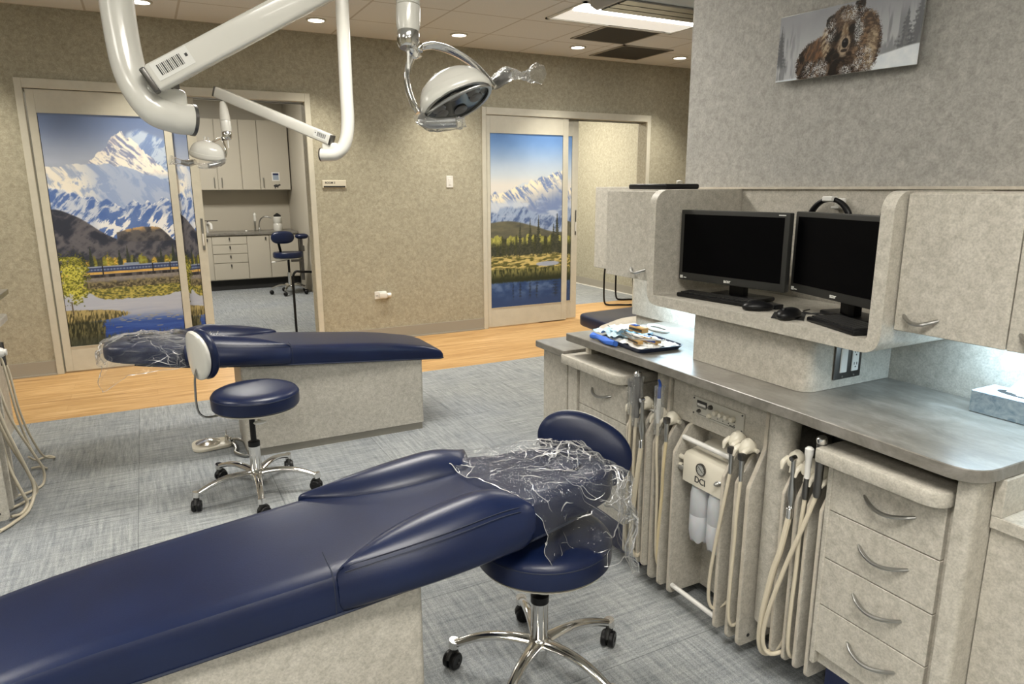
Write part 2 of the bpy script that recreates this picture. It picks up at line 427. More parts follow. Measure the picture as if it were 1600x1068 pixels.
def mural_train(U, V):
    asp = 2.15; X = U*1.0; Y = V*asp; sh3 = U.shape+(3,)
    full = lambda c: np.broadcast_to(c, sh3)
    img = mixc(C3(108,128,172), C3(172,182,204), sst(0, .22, V)) + (fbm(X*5, Y*3, 3)-.5)[..., None]*.04
    img = img + (fbm(X*3, Y*14, 4)-.5)[..., None]*.05*sst(.12,.2,V)[..., None]
    # hazy right shoulder
    sn = mixc(C3(126,150,198), C3(190,206,230), snowface(X, Y, 11, .9, 13))
    img = lay(img, sst(0, .02, V-(.045+.20*np.abs(U-.78)+.10*sst(.70,.5,U)))*sst(.62,.72,U), sn)
    # main peak
    side = np.where(U < .63, (.63-U)*.40 + .02*sst(.60,.45,U), (U-.63)*.46)
    top = .060 + side + (fbm(X*34, Y*0+2, 21, 4)-.5)*.028
    f = snowface(X, Y, 25, -.9, 17, .46, .70)
    sn = mixc(C3(138,148,184), C3(250,245,236), f)
    sn = mixc(sn, full(C3(206,196,206)), sst(.55,.7,fbm(X*9,Y*9,27))*.35)
    img = lay(img, sst(0, .004, V-top)*sst(.27, .235, V), sn)
    # broad snow ridge
    top = .222 - .02*np.sin(U*3.4) + .045*sst(.45, 1, U) + (fbm(X*16, Y*0+5, 31, 4)-.5)*.022
    f = snowface(X, Y, 35, -.5, 11, .50, .74)
    warm = mixc(C3(200,210,228), C3(248,243,234), sst(.55, .1, U))
    sn = mixc(mixc(C3(148,168,210), C3(170,182,206), sst(.5,0,U)), warm, f*(.45+.55*sst(.60,.15,U)))
    sn = mixc(sn, full(C3(244,238,226)), sst(.07,.0,np.abs(V-.30-.10*(U-.25)))*sst(.40,.2,U)*sst(.45,.6,f)*.8)
    img = lay(img, sst(0, .004, V-top), sn)
    # blue range
    pk = np.minimum.reduce([c2 + np.abs(U-c)*s for c, s, c2 in ((.0,.16,.295),(.10,.30,.335),(.30,.42,.352),(.45,.34,.345),(.68,.40,.355),(.80,.40,.365),(.95,.30,.345))])
    top = pk + (fbm(X*26, Y*0+7, 41, 4)-.5)*.022
    f = snowface(X, Y, 45, .8, 14, .56, .78)
    sn = mixc(mixc(C3(70,102,172), C3(108,134,190), fbm(X*12,Y*12,47)), C3(236,238,242), np.clip(f*.75+.55*sst(.010,0,V-top)+.7*sst(.42,.46,V)*sst(.45,.6,f)*sst(.3,.5,U), 0, 1))
    img = lay(img, sst(0, .004, V-top), sn)
    # dark slopes
    top = .395 + .145*sst(0, .62, U) + (fbm(X*9, Y*0+3, 51, 3)-.5)*.012
    top2 = np.where(U > .50, .500 - .022*np.sin((U-.50)*6.0) + .05*sst(.86, 1.02, U), 1)
    def slope(sd): 
        r = ridge(X*7+Y*8, Y*6-X*5, sd, 5, .55); return mixc(C3(44,48,64), C3(98,96,104), sst(.45,.80,r))
    img = lay(img, sst(0, .004, V-top2), mixc(slope(56), full(C3(86,80,70)), full(C3(1,1,1))[...,0]*0+.25))
    gold = sst(.030, .0, V-top2)*sst(.50, .60, U)*sst(.95,.80,U)*sst(.40, .6, fbm(X*22, Y*22, 57))
    img = lay(img, gold*(V > top2)*.85, mixc(C3(186,150,100), C3(232,188,120), fbm(X*40,Y*40,58)))
    img = lay(img, sst(0, .006, V-top), slope(55))
    img = mixc(img, full(C3(92,96,106)), sst(.50,.60,V)*.15)
    # tree line
    fo = fbm(X*75, Y*75, 63, 3)
    tl = .632 - .025*fbm(X*50, Y*0, 61, 2)
    img = lay(img, sst(0, .010, V-tl), mixc(C3(40,44,42), C3(92,94,66), fo))
    rs = np.random.RandomState(12)
    for i in range(34):
        c = rs.uniform(.12, 1); w = rs.uniform(.012,.030); h = rs.uniform(.018,.042); yel = rs.rand()
        d = ((U-c)/w)**2 + ((V-.648+h*.25)/h)**2
        col = mixc(C3(120,112,40), C3(226,186,84) if yel > .45 else C3(150,156,70), sst(.3,.7,fo))
        img = lay(img, sst(1.15, .7, d+(fo-.5)*1.6)*(V < .665)*(.9 if yel > .3 else .6), col)
    for c, t0 in ((.20,.585),(.26,.555),(.50,.575),(.57,.56),(.62,.60),(.86,.575),(.97,.55),(.11,.59)):
        k = np.clip((V-t0)/(.665-t0), 0, 1); w = k*.034*(.6+.4*np.abs(np.sin(V*420)))
        img = lay(img, sst(1.15, .7, np.abs(U-c)/(w+1e-4)+(fo-.5)*.7)*(V > t0)*(V < .665), mixc(C3(34,42,40), C3(66,74,62), fo))
    # train
    q = V-(.652 - .010*U)
    inn = lambda a, b: sst(a-.0008, a+.0008, q)*sst(b+.0008, b-.0008, q)
    img = lay(img, inn(0,.040), C3(50,62,104)); img = lay(img, inn(0,.005), C3(150,162,186))
    img = lay(img, inn(.012,.019)*(.35+.65*(np.sin(U*230) > 0)), C3(120,138,170))
    img = lay(img, inn(.0255,.036), mixc(C3(206,166,84), C3(226,190,110), fo)); img = lay(img, inn(.029,.030)*.6, C3(120,90,50))
    img = lay(img, inn(-.009,.001)*sst(.52,.54,U)*sst(.67,.65,U), C3(132,148,176))
    for c in (.345, .775, .93): img = lay(img, inn(-.001,.045)*sst(.007,.003,np.abs(U-c)), C3(28,30,38))
    img = lay(img, inn(.038,.050), mixc(C3(40,38,42), C3(90,86,86), sst(.4,.7,fbm(X*60,Y*0,66,2))))
    # embankment, brush, marsh
    sh = fbm(X*70, Y*70, 71, 3)
    img = lay(img, sst(.049,.052,q), mixc(C3(112,108,108), C3(158,152,148), sh))
    img = lay(img, sst(.062,.075,q+(sh-.5)*.02), mixc(C3(66,62,50), C3(138,128,98), sst(.3,.7,sh)))
    img = lay(img, sst(.095,.105,q+(sh-.5)*.012), mixc(C3(84,88,48), C3(190,178,92), sst(.3,.7,fbm(X*50,Y*110,73,3))))
    # water
    wt = .782 + .016*sst(.25,.35,U)*sst(1.0,.8,U) - .02*sst(.28,.2,U) + (fbm(X*40,Y*0,79,3)-.5)*.008
    blu = sst(.845, .93, V + (fbm(X*3, Y*22, 75)-.5)*.05)
    wat = mixc(C3(178,186,206), C3(40,74,160), blu)
    wat = mixc(wat, full(C3(196,202,214)), sst(.5,.75,fbm(X*5, Y*60, 77))*.35*(1-blu))
    wat = mixc(wat, full(C3(70,104,186)), sst(.45,.7,fbm(X*6, Y*70, 78))*.5*blu)
    img = lay(img, sst(0, .003, V-wt), wat)
    rs = np.random.RandomState(5)
    for i in range(34):
        cx, cy = rs.uniform(.42, .98), rs.normal(.898, .014)
        img = lay(img, (((U-cx)/rs.uniform(.012,.034))**2 + ((V-cy)/.0020)**2 < 1)*.6, C3(168,164,140))
    # reeds
    gr = fbm(X*110+Y*14, Y*26, 81, 3)
    edge = .525*np.sqrt(np.clip(1-((V-.868)/.030)**2, 0, 1))*(V < .90)
    img = lay(img, sst(0, .03, edge-U+(gr-.5)*.12)*(edge > .02), mixc(C3(70,68,44), C3(176,162,112), sst(.35,.75,gr+.25*sst(.88,.84,V))))
    img = lay(img, sst(.0, .05, .34-1.1*(V-.885)*0-U+(gr-.5)*.20)*sst(.885,.900,V), mixc(C3(40,44,32), C3(110,108,76), sst(.35,.75,gr)))
    img = lay(img, sst(.950, .985, V+(gr-.5)*.05), mixc(C3(34,40,38), C3(84,90,70), gr))
    # yellow-green tree
    lf = fbm(X*95, Y*95, 93, 2)
    d = ((U-.09)/.125)**2 + ((V-.70)/.105)**2 + (lf-.5)*2.2 + (fbm(X*22,Y*22,91)-.5)*1.8
    img = lay(img, sst(1.0, .8, d), mixc(C3(96,100,36), C3(208,204,92), sst(.30,.62,lf)))
    img = lay(img, (np.abs(U-.055) < .006)*(V > .80)*(V < .86)*1., C3(96,86,72))
    return img*.98+.02
def mural_forest(U, V):
    asp = 2.15; X = U; Y = V*asp; sh3 = U.shape+(3,); full = lambda c: np.broadcast_to(c, sh3)
    img = mixc(C3(104,146,208), C3(200,210,220), sst(0, .26, V)) + (fbm(X*7, Y*7, 3)-.5)[..., None]*.04
    cl = fbm(X*4, Y*8, 101, 6, .6)
    img = lay(img, sst(.22, .30, V)*sst(.40, .60, cl + (1-U)*.25)*.85, C3(226,220,212))
    top = .335 - .13*U + (fbm(X*18, Y*0, 103, 4)-.5)*.05
    f = snowface(X, Y, 105, -.7, 15, .46, .68)
    sn = mixc(C3(108,130,180), C3(242,232,208), np.clip(f*.9*sst(.20,.02,V-top)+.1, 0, 1))
    img = lay(img, sst(0, .012, V-top), sn)
    img = lay(img, sst(.35, .40, V)*sst(.48, .66, fbm(X*3.5, Y*11, 107, 6))*.85, C3(196,206,222))
    top = .435 - .03*np.sin(U*5) + (fbm(X*12, Y*0, 109, 4)-.5)*.045
    img = lay(img, sst(0, .02, V-top), mixc(C3(84,104,148), C3(150,168,200), snowface(X, Y, 111, .6, 12)))
    img = lay(img, sst(.42, .48, V)*sst(.55, .75, fbm(X*4, Y*14, 112, 5))*.6, C3(176,188,210))
    top = .497 + .03*U + .03*sst(.6, 1, U) - .015*np.sin(U*6)
    img = lay(img, sst(0, .010, V-top), mixc(C3(74,76,72), C3(124,120,96), fbm(X*8, Y*24, 113, 4)))
    fo = fbm(X*62, Y*62, 115, 3)
    tl = .595 - .028*vnoise(X*34, Y*0, 117)
    yg = sst(.650,.605,V)*sst(.35,.6,vnoise(X*26,Y*0,118))
    img = lay(img, sst(0, .008, V-tl), mixc(mixc(C3(46,50,38), C3(84,86,62), fo), mixc(C3(120,124,60), C3(206,200,110), fo), yg))
    rs = np.random.RandomState(3)
    spr = [(.40,.49,.05),(.54,.475,.055),(.66,.46,.06),(.93,.445,.07),(.88,.50,.05)] + [(rs.uniform(0,1), rs.uniform(.585,.63), .026) for i in range(30)]
    for c, t0, w0 in spr:
        h = .71-t0; k = (V-t0)/h; w = np.clip(k, 0, 1)*w0*(.55+.45*np.abs(np.sin(V*230+c*40)))
        img = lay(img, sst(1.2, .7, np.abs(U-c)/(w+1e-4)+(fo-.5)*.9)*(k > 0)*(k < 1)*.93, mixc(C3(38,44,40), C3(92,92,74), fo))
    gr = fbm(X*16, Y*70, 121, 4)
    img = lay(img, sst(.688, .705, V+(fo-.5)*.02), mixc(C3(92,92,52), C3(206,188,122), sst(.35,.65,gr)))
    img = lay(img, sst(1.2,.8,((U-.80)/.17)**2+((V-.755)/.014)**2 + (fo-.5)*.5)*.95, C3(164,176,202))
    img = lay(img, sst(.768, .782, V+(fo-.5)*.014), mixc(C3(44,50,34), C3(132,130,80), sst(.845,.785,V)*sst(.2,.7,fbm(X*70,Y*20,123,3))))
    rf = fbm(X*9, Y*14, 125, 4)
    img = lay(img, sst(.848, .862, V+(fo-.5)*.01), mixc(C3(36,62,112), C3(104,128,172), sst(.99,.86,V)*.75*sst(.3,.8,rf)+.08))
    for c, w in ((.30,.018),(.40,.026),(.54,.028),(.64,.03),(.92,.07)):
        img = lay(img, sst(1,.4,np.abs(U-c)/w + np.abs(np.sin(V*170))*.5+(fo-.5))*sst(.86,.87,V)*sst(.97,.94,V)*.7, C3(34,46,66))
    return img*.98+.02
def bear_paint(U, V):
    X = U*2.3; Y = V; sh3 = U.shape+(3,); full = lambda c: np.broadcast_to(c, sh3)
    img = mixc(C3(150,152,158), C3(182,184,188), sst(0, .7, V))+(fbm(X*4,Y*4,5)-.5)[...,None]*.06
    tr = fbm(X*22, Y*2.5, 7, 4)
    img = lay(img, sst(.45,.62,tr)*sst(.05,.4,V)*(sst(.22,.05,U)+sst(.66,.8,U))*.8, C3(122,124,128))
    for c, w0, t0 in ((.985,.085,.0),(.91,.06,.22),(.02,.05,.12)):
        k = (V-t0)/(.80-t0); w = np.clip(k, 0, 1)*w0*(.5+.5*np.abs(np.sin(V*55)))
        img = lay(img, sst(1.3,.5,np.abs(U-c)/(w+1e-4)+(fbm(X*40,Y*40,9,2)-.5)*1.6)*(k > 0)*sst(1.05,.9,k)*.7, C3(84,86,90))
    g = np.where(U < .30, .965-.10*sst(.0,.3,U)*0 - .04*U, .95-.02*U)
    g = np.where(U > .70, .80-.09*sst(.70, 1, U), g)
    img = lay(img, sst(0, .03, V-g), mixc(C3(200,210,220), C3(240,242,244), fbm(X*8,Y*8,13)))
    # fur helpers
    def fur(dx, dy, sd, f=34): return fbm(X*f*(1-abs(dx)*.75)+Y*f*dx, Y*f*(1-abs(dy)*.75)+X*f*dy, sd, 4, .6)
    edge = fbm(X*60, Y*60, 23, 3)-.5
    def el(cx, cy, rx, ry, e=.12, rot=0, j=.22):
        du = (U-cx)*2.3; dv = V-cy; c, s = math.cos(rot), math.sin(rot)
        a = (du*c+dv*s)/(rx*2.3); b = (-du*s+dv*c)/ry
        return sst(1.0, 1.0-e, np.sqrt(a*a+b*b)+edge*j)
    K, DK, MD, TN, LT = C3(22,17,15), C3(44,33,27), C3(86,69,56), C3(138,118,96), C3(190,172,146)
    f1 = fur(.1,.6,17); f2 = fur(.5,0,19); f3 = fur(-.4,.1,21)
    img = lay(img, el(.305,.80,.150,.36,.1,-.25), mixc(DK*.8, MD*1.05, sst(.35,.70,f1)))      # hindquarters
    img = lay(img, el(.325,.58,.115,.17,.15,-.5)*.8, mixc(MD, C3(128,92,66), sst(.35,.7,f1)))
    img = lay(img, el(.60,.62,.170,.52), mixc(DK, MD, sst(.35,.70,f2)))                      # chest/shoulder
    img = lay(img, el(.655,.58,.095,.45,.15,.05), mixc(MD*.8, C3(128,104,82), sst(.35,.70,f3)))
    img = lay(img, el(.700,.68,.045,.34,.3,.05)*.75, mixc(TN*.9, LT, sst(.35,.7,f3)))
    img = lay(img, el(.405,.52,.075,.30,.3,-.15)*.95, mixc(MD, LT*.95, sst(.30,.65,fur(.3,.4,27))))  # pale ruff
    img = lay(img, el(.455,.80,.080,.24,.15), mixc(K, DK*1.1, sst(.35,.7,f2)))               # dark chest
    # ears
    img = lay(img, el(.395,.225,.034,.105,.2,.15), mixc(K, MD, sst(.4,.7,f2))); img = lay(img, el(.400,.24,.018,.06,.3)*.8, K)
    img = lay(img, el(.595,.055,.040,.11,.2,-.1), mixc(K, MD*.9, sst(.4,.7,f2)))
    # head
    img = lay(img, el(.497,.345,.122,.335,.12,.05), mixc(DK*.95, MD*1.05, sst(.3,.68,fur(.15,.35,31))))
    img = lay(img, el(.515,.20,.085,.15,.5)*.75, mixc(MD, TN, sst(.35,.7,f2)))
    img = lay(img, el(.585,.45,.040,.22,.5)*.6, K); img = lay(img, el(.425,.50,.032,.17,.5)*.6, DK*.8)
    img = lay(img, el(.452,.455,.034,.085,.5,.2)*.85, K); img = lay(img, el(.556,.375,.030,.075,.5,-.1)*.85, K)
    img = lay(img, el(.456,.462,.006,.018,.4,0,0), C3(8,6,6)); img = lay(img, el(.555,.385,.006,.018,.4,0,0), C3(8,6,6))
    img = lay(img, el(.508,.40,.028,.15,.4), mixc(C3(120,98,76), LT*.9, sst(.3,.7,f1)))      # bridge
    img = lay(img, el(.510,.585,.050,.170,.25), mixc(C3(104,88,74), C3(168,150,128), sst(.3,.7,f1)))
    img = lay(img, el(.517,.560,.027,.080,.25,0,.06), C3(20,16,17)); img = lay(img, el(.512,.535,.012,.02,.6,0,0)*.5, C3(110,106,106))
    img = lay(img, el(.513,.665,.028,.030,.4,0,.1)*.85, C3(30,22,20)); img = lay(img, el(.510,.735,.030,.030,.5)*.7, C3(150,134,116))
    # legs and paws
    img = lay(img, el(.375,.93,.070,.15,.15), mixc(DK, MD*1.1, sst(.3,.7,f1))); img = lay(img, el(.535,.915,.065,.14,.15), mixc(DK*.8, MD*.9, sst(.3,.7,f3)))
    img = lay(img, el(.445,.94,.030,.10,.4)*.8, K)
    sp = fbm(X*150, Y*150, 29, 2)+ (fbm(X*14,Y*14,33,3)-.5)*.6
    sn = el(.405,.36,.050,.24,.5)+el(.545,.15,.095,.14,.5)*1.1+el(.605,.38,.045,.33,.5)+el(.29,.90,.10,.20,.5)+el(.655,.85,.075,.26,.5)*1.2+el(.365,.90,.055,.2,.5)*1.1+el(.56,.95,.08,.10,.5)
    img = lay(img, np.clip(sn, 0, 1)*sst(.54, .70, sp)*.8, C3(226,229,232))
    return np.clip(img, 0, 1)
def painted(name, fn, origin, ux, vx, w, h, nu, nv, m, parent, u0=0, u1=1, thick=None):
    """grid from the top-left corner origin; ux to the right, vx downward"""
    U, V = np.meshgrid(np.linspace(u0, u1, nu), np.linspace(0, 1, nv))
    c = np.clip(fn(U, V), 0, 1); c = lin(c).reshape(-1, 3)
    S, T = np.meshgrid(np.linspace(0, w, nu), np.linspace(0, h, nv))
    o = np.array(origin, float); co = o + S[..., None]*np.array(ux, float) + T[..., None]*np.array(vx, float)
    base = WL[parent]; co = co.reshape(-1, 3) - np.array(base)
    me = bpy.data.meshes.new(name)
    idx = np.arange(nu*nv).reshape(nv, nu)
    q = np.stack([idx[1:, :-1], idx[1:, 1:], idx[:-1, 1:], idx[:-1, :-1]], -1).reshape(-1, 4)
    me.from_pydata(co.tolist(), [], q.tolist()); me.update()
    a = me.color_attributes.new('paint', 'FLOAT_COLOR', 'POINT')
    a.data.foreach_set('color', np.concatenate([c, np.ones((len(c), 1))], 1).astype(np.float32).ravel())
    me.materials.append(m)
    ob = bpy.data.objects.new(name, me); COL.objects.link(ob); ob.parent = parent; return ob

# ================================================================== THE ROOM
CEIL = 2.742; YB = 6.42; YB2 = 6.56; XR = 6.3; XL = -4.2; YF = -3.2
b = B(); box(b, (XL-.1, YF-.1, -.1), (XR+.1, 5.10, 0)); struct('floor', b, M['carpet'])
b = B(); box(b, (XL-.1, 5.10, -.1), (XR+.1, YB+.07, 0)); box(b, (2.4, YB+.07, -.1), (XR+.1, 7.25, 0)); struct('floor_wood_strip', b, M['wood'])
b = B(); box(b, (XL-.1, YB+.07, -.1), (2.4, 11.5, 0)); box(b, (2.4, 7.25, -.1), (XR+.1, 11.5, 0)); struct('floor_rear_rooms', b, M['carpet'])
b = B(); box(b, (XL-.1, YF-.1, CEIL), (XR+.1, 11.5, CEIL+.1)); struct('ceiling', b, M['ceiling'])
# rear wall with two openings
D1 = (-.70, 1.325, 2.175); D2 = (3.065, 5.045, 2.15)
b = B()
box(b, (XL, YB, 0), (D1[0], YB2, CEIL)); box(b, (D1[0], YB, D1[2]), (D1[1], YB2, CEIL)); box(b, (D1[1], YB, 0), (D2[0], YB2, CEIL))
box(b, (D2[0], YB, D2[2]), (D2[1], YB2, CEIL)); box(b, (D2[1], YB, 0), (XR, YB2, CEIL))
struct('wall_back', b, M['wallcover'])
b = B(); box(b, (XR, YF, 0), (XR+.1, YB, CEIL)); struct('wall_right', b, M['wallcover'])
b = B(); box(b, (XL-.1, YF, 0), (XL, YB, CEIL)); struct('wall_left', b, M['wallcover'])
b = B(); box(b, (XL, YF-.1, 0), (XR, YF, CEIL)); struct('wall_front', b, M['wallcover'])
# partition behind the counter, tall part and low wing
b = B(); box(b, (1.995, YF+.01, 0), (2.14, 2.27, CEIL-.001), 0)
b2 = B(); prism(b2, rpoly([(1.995,2.272),(1.995,2.585,.04),(2.14,2.585,.04),(2.14,2.272)]), 'z', 0, 1.44)
struct('wall_partition', b, M['wallgrey'])
struct('wall_low_wing', b2, M['laminate'], smooth=True)
b = B(); box(b, (1.985, -1.2, .865), (1.9945, 2.58, 1.438)); struct('trim_backsplash', b, M['laminate'])
b = B(); box(b, (1.978, -1.2, 1.438), (1.9948, 2.268, 1.446)); struct('trim_backsplash_cap', b, M['edge'])
for nm, xa, xb in (('baseboard_back', XL, D1[0]-.05), ('baseboard_back_centre', D1[1]+.05, D2[0]-.045), ('baseboard_back_right', D2[1]+.05, XR)):
    b = B(); box(b, (xa, YB-.008, 0), (xb, YB, .115)); box(b, (xa, YB-.02, 0), (xb, YB-.008, .012)); struct(nm, b, M['baseboard'])
# rooms beyond
b = B(); box(b, (2.0, YB2, 0), (2.1, 11.3, CEIL)); struct('wall_exam_room_right', b, M['lightwood'])
b = B(); box(b, (-1.9, YB2, 0), (-1.8, 11.3, CEIL)); struct('wall_exam_room_left', b, M['lightwood'])
b = B(); box(b, (-1.9, 11.3, 0), (XR, 11.4, CEIL)); struct('wall_exam_room_back', b, M['lightwood'])
b = B(); box(b, (5.78, YB2, 0), (5.88, 11.3, CEIL)); struct('wall_hallway', b, M['wallcover'])
b = B(); box(b, (5.77, YB2, 0), (5.78, 11.3, .115)); struct('baseboard_hallway', b, M['baseboard'])
b = B(); box(b, (5.755, YB2, 0), (5.77, 11.3, .012)); struct('baseboard_hallway_lip', b, M['whiteplastic'])

# ------------------------------------------------------------------ sliding doors
pm = paint_mat('mural_print', .28)
def sliding_door(name, x0, x1, zt, pan, strip, fn, label, nv, nu):
    """x0,x1 casing outer; pan=(stile left, glass left, glass right, stile right); strip=(glass l, glass r, stile r)"""
    r = thing(name, label, 'door', ((x0+x1)/2, YB-.02, 0), kind='structure')
    c = .048
    b = B()
    box(b, (x0, YB-.016, 0), (x0+c, YB2+.016, zt), .003, 1); box(b, (x1-c, YB-.016, 0), (x1, YB2+.016, zt), .003, 1)
    box(b, (x0+c, YB-.016, zt-.07), (x1-c, YB2+.016, zt), .003, 1)
    obj('door_frame', b, M['trimpaint'], r)
    b = B(); box(b, (x0+c, YB+.075, zt-.083), (x1-c, YB+.095, zt-.07)); box(b, (x0+c, YB+.03, zt-.078), (x1-c, YB+.045, zt-.07))
    obj('track', b, M['steel'], r)
    sl, gl, gr, sr = pan; zg1, zg0 = zt-.236, .208
    ya, yb = YB+.0, YB+.03
    def leaf(nm, sl, gl, gr, sr, ya, yb):
        b = B(); top = zt-.075
        box(b, (sl, ya, .012), (gl, yb, top), .002, 1); box(b, (gr, ya, .012), (sr, yb, top), .002, 1)
        box(b, (gl, ya, zg1), (gr, yb, top), .001, 1); box(b, (gl, ya, .012), (gr, yb, zg0), .001, 1)
        w = .012
        for (a0, a1, h0, h1) in ((gl, gr, zg1-w*.5, zg1), (gl, gr, zg0, zg0+w*.3)):
            box(b, (a0, ya-.004, h0), (a1, ya, h1))
        lf = obj(nm, b, M['trimpaint'], r)
        b = B(); box(b, (gl-.001, ya+.009, zg0), (gr+.001, ya+.013, zg1)); obj('panel_edge', b, M['black'], lf)
        return lf
    lf = leaf('door_leaf', sl, gl, gr, sr, ya, yb)
    painted('mural', fn, (gl+.004, ya+.006, zg1-.004), (1,0,0), (0,0,-1), gr-gl-.008, zg1-zg0-.008, nu, nv, pm, lf)
    g0, g1, s1 = strip
    lf2 = leaf('door_leaf', g0-.35, g0-.30, g1, s1, YB+.055, YB+.085)
    painted('mural', lambda U, V: fn(U*.3+.08, V*.98), (g0-.04, YB+.061, zg1-.004), (1,0,0), (0,0,-1), g1-g0+.036, zg1-zg0-.008, 60, nv, pm, lf2)
    b = B(); box(b, (s1-.034, YB+.048, .93), (s1-.016, YB+.055, 1.20), .003, 1); h = obj('handle', b, M['steel'], lf2)
    b = B(); box(b, (s1-.031, YB+.044, .97), (s1-.019, YB+.049, 1.07), .002, 1); obj('lock_plate', b, M['whiteplastic'], h)
    return r
sliding_door('door_1', -.75, 1.374, 2.242, (-.69, -.636, .206, .262), (.275, .375, .445), mural_train,
    'left sliding door with a mural of snowy peaks, a blue train and a lake', 460, 250)
sliding_door('door_2', 3.018, 5.098, 2.212, (3.072, 3.112, 3.965, 4.03), (4.06, 4.115, 4.19), mural_forest,
    'right sliding door with a mural of misty mountains, spruces and dark water', 340, 180)

# ------------------------------------------------------------------ wall fittings
r = thing('room_sign', 'small cream wall sign reading ROOM 3 over a dark strip', 'sign', (1.545, YB, 1.44))
b = B(); box(b, (1.437, YB-.012, 1.445), (1.652, YB-.0005, 1.512), .003, 1); obj('sign_plate', b, M['cream'], r)
b = B(); box(b, (1.447, YB-.0135, 1.449), (1.642, YB-.0115, 1.462)); obj('dark_strip', b, M['void'], r)
text('lettering', 'ROOM 3', .024, mat_axes((1.46, YB-.0125, 1.482), (1,0,0), (0,0,1), (0,-1,0)), M['ink'], r, .0004, .0006)
b = B(); box(b, (2.634, YB-.007, 1.443), (2.705, YB-.0005, 1.555), .003, 1)
r = thing('switch_plate', 'blank white switch plate on the rear wall between the doors', 'switch', (2.67, YB, 1.443)); obj('plate', b, M['whiteplastic'], r)
b = B(); box(b, (2.655, YB-.010, 1.468), (2.685, YB-.006, 1.53), .002, 1); obj('rocker', b, M['whiteplastic'], r)
r = thing('wall_outlet', 'white wall outlet with a plug-in adapter, low on the rear wall', 'outlet', (1.95, YB, .39))
b = B(); box(b, (1.868, YB-.008, .402), (1.985, YB-.0005, .475), .002, 1); obj('plate', b, M['whiteplastic'], r)
b = B(); box(b, (1.91, YB-.04, .412), (1.985, YB-.008, .462), .005); cyl(b, (1.985, YB-.026, .437), (2.02, YB-.026, .437), .022); obj('adapter', b, M['whiteplastic'], r)
b = B(); box(b, (1.88, YB-.0095, .43), (1.885, YB-.0075, .442)); box(b, (1.893, YB-.0095, .43), (1.898, YB-.0075, .442)); obj('socket_slots', b, M['ink'], r)

# ------------------------------------------------------------------ ceiling fittings
def area(name, loc, sx, sy, watts, col, parent, rot=(0,0,0), spread=None):
    l = bpy.data.lights.new(name, 'AREA'); l.shape = 'RECTANGLE'; l.size = sx; l.size_y = sy; l.energy = watts; l.color = col
    if spread: l.spread = spread
    o = bpy.data.objects.new(name, l); COL.objects.link(o); o.rotation_euler = rot
    o.parent = parent; o.location = Vector(loc) - WL[parent]; return o
def downlight(x, y, label, power=DOWN_W):
    r = thing('recessed_downlight', label, 'ceiling light', (x, y, CEIL-.012), 'recessed downlights along the rear wall')
    b = B(); lathe(b, [(.062,-.001),(.062,-.010),(.074,-.010),(.080,-.004),(.080,-.001)], (x,y,CEIL), n=32); obj('ring', b, M['trimpaint'], r)
    b = B(); lathe(b, [(.061,-.002),(.061,-.006),(0,-.008)], (x,y,CEIL), n=32); fix(b); obj('lens', b, M['light'], r)
    l = bpy.data.lights.new('lamp', 'SPOT'); l.energy = power; l.color = WARM; l.spot_size = math.radians(96); l.spot_blend = .9; l.shadow_soft_size = .06
    o = bpy.data.objects.new('lamp', l); COL.objects.link(o); o.parent = r; o.location = (0, 0, -.012)
DL = [(.13, 'above the left mural door'), (1.36, 'above the opening of the left door'), (2.585, 'hidden behind the near exam lamp'), (3.81, 'beside the dark ceiling vent'), (5.06, 'rightmost, near the grey partition')]
for x, s in DL: downlight(x, 5.93, 'round recessed downlight in the ceiling, ' + s)
downlight(-1.1, 5.93, 'round recessed downlight in the ceiling, far left of the room')
def troffer(x, y, label, wx=1.2, wy=.6, w=TROFFER_W, visible=True):
    r = thing('added_troffer', label, 'ceiling light', (x, y, CEIL-.02))
    b = B(); X0, X1, Y0, Y1 = x-wx/2, x+wx/2, y-wy/2, y+wy/2
    for a, c in (((X0,Y0),(X1,Y0+.03)),((X0,Y1-.03),(X1,Y1)),((X0,Y0+.03),(X0+.03,Y1-.03)),((X1-.03,Y0+.03),(X1,Y1-.03))):
        box(b, (*a, CEIL-.018), (*c, CEIL-.001))
    obj('frame', b, M['white'], r)
    b = B(); box(b, (X0+.03,Y0+.03,CEIL-.014), (X1-.03,Y1-.03,CEIL-.004)); obj('diffuser', b, M['light'], r)
    area('lamp', (x, y, CEIL-.03), wx-.1, wy-.1, w, NEUT, r, spread=math.radians(140))
for i, (x, y) in enumerate(((-2.2, 3.4), (-2.2, .6), (.25, .2), (.25, -1.9), (3.6, 1.0), (1.0, 3.15), (-2.2, -1.9))):  # troffers out of view, assumed and added to light the room
    troffer(x, y, 'added ceiling troffer lighting the room from out of the picture, ' + ['over the left unit','left of the camera','above the near bench','behind the camera','beyond the grey partition','between the two benches','behind and left of the camera'][i])
# visible recessed troffer with pyramid reflector and tube bar
r = thing('recessed_troffer', 'glowing white recessed ceiling fixture beside the dark vents', 'ceiling light', (3.57, 4.83, CEIL-.02))
b = B()
x0, x1, y0, y1 = 2.945, 4.20, 4.50, 5.06
for a, c in (((x0,y0),(x1,y0+.025)),((x0,y1-.025),(x1,y1)),((x0,y0),(x0+.025,y1)),((x1-.025,y0),(x1,y1))): box(b, (*a, CEIL-.012), (*c, CEIL-.001))
obj('frame', b, M['white'], r)
b = B(); prism(b, [(y0+.025,CEIL-.003),(y1-.025,CEIL-.003),((y0+y1)/2+.10,CEIL-.010),((y0+y1)/2-.10,CEIL-.010)], 'x', x0+.025, x1-.025); fix(b)
obj('reflector', b, plain('reflector_white', (.85,.85,.82), .5, emit=(1,.95,.86), estr=.45), r)
b = B(); box(b, (x0+.03,y0+.05,CEIL-.02), (x1-.03,y0+.20,CEIL-.011)); obj('tube_lens', b, M['light'], r)
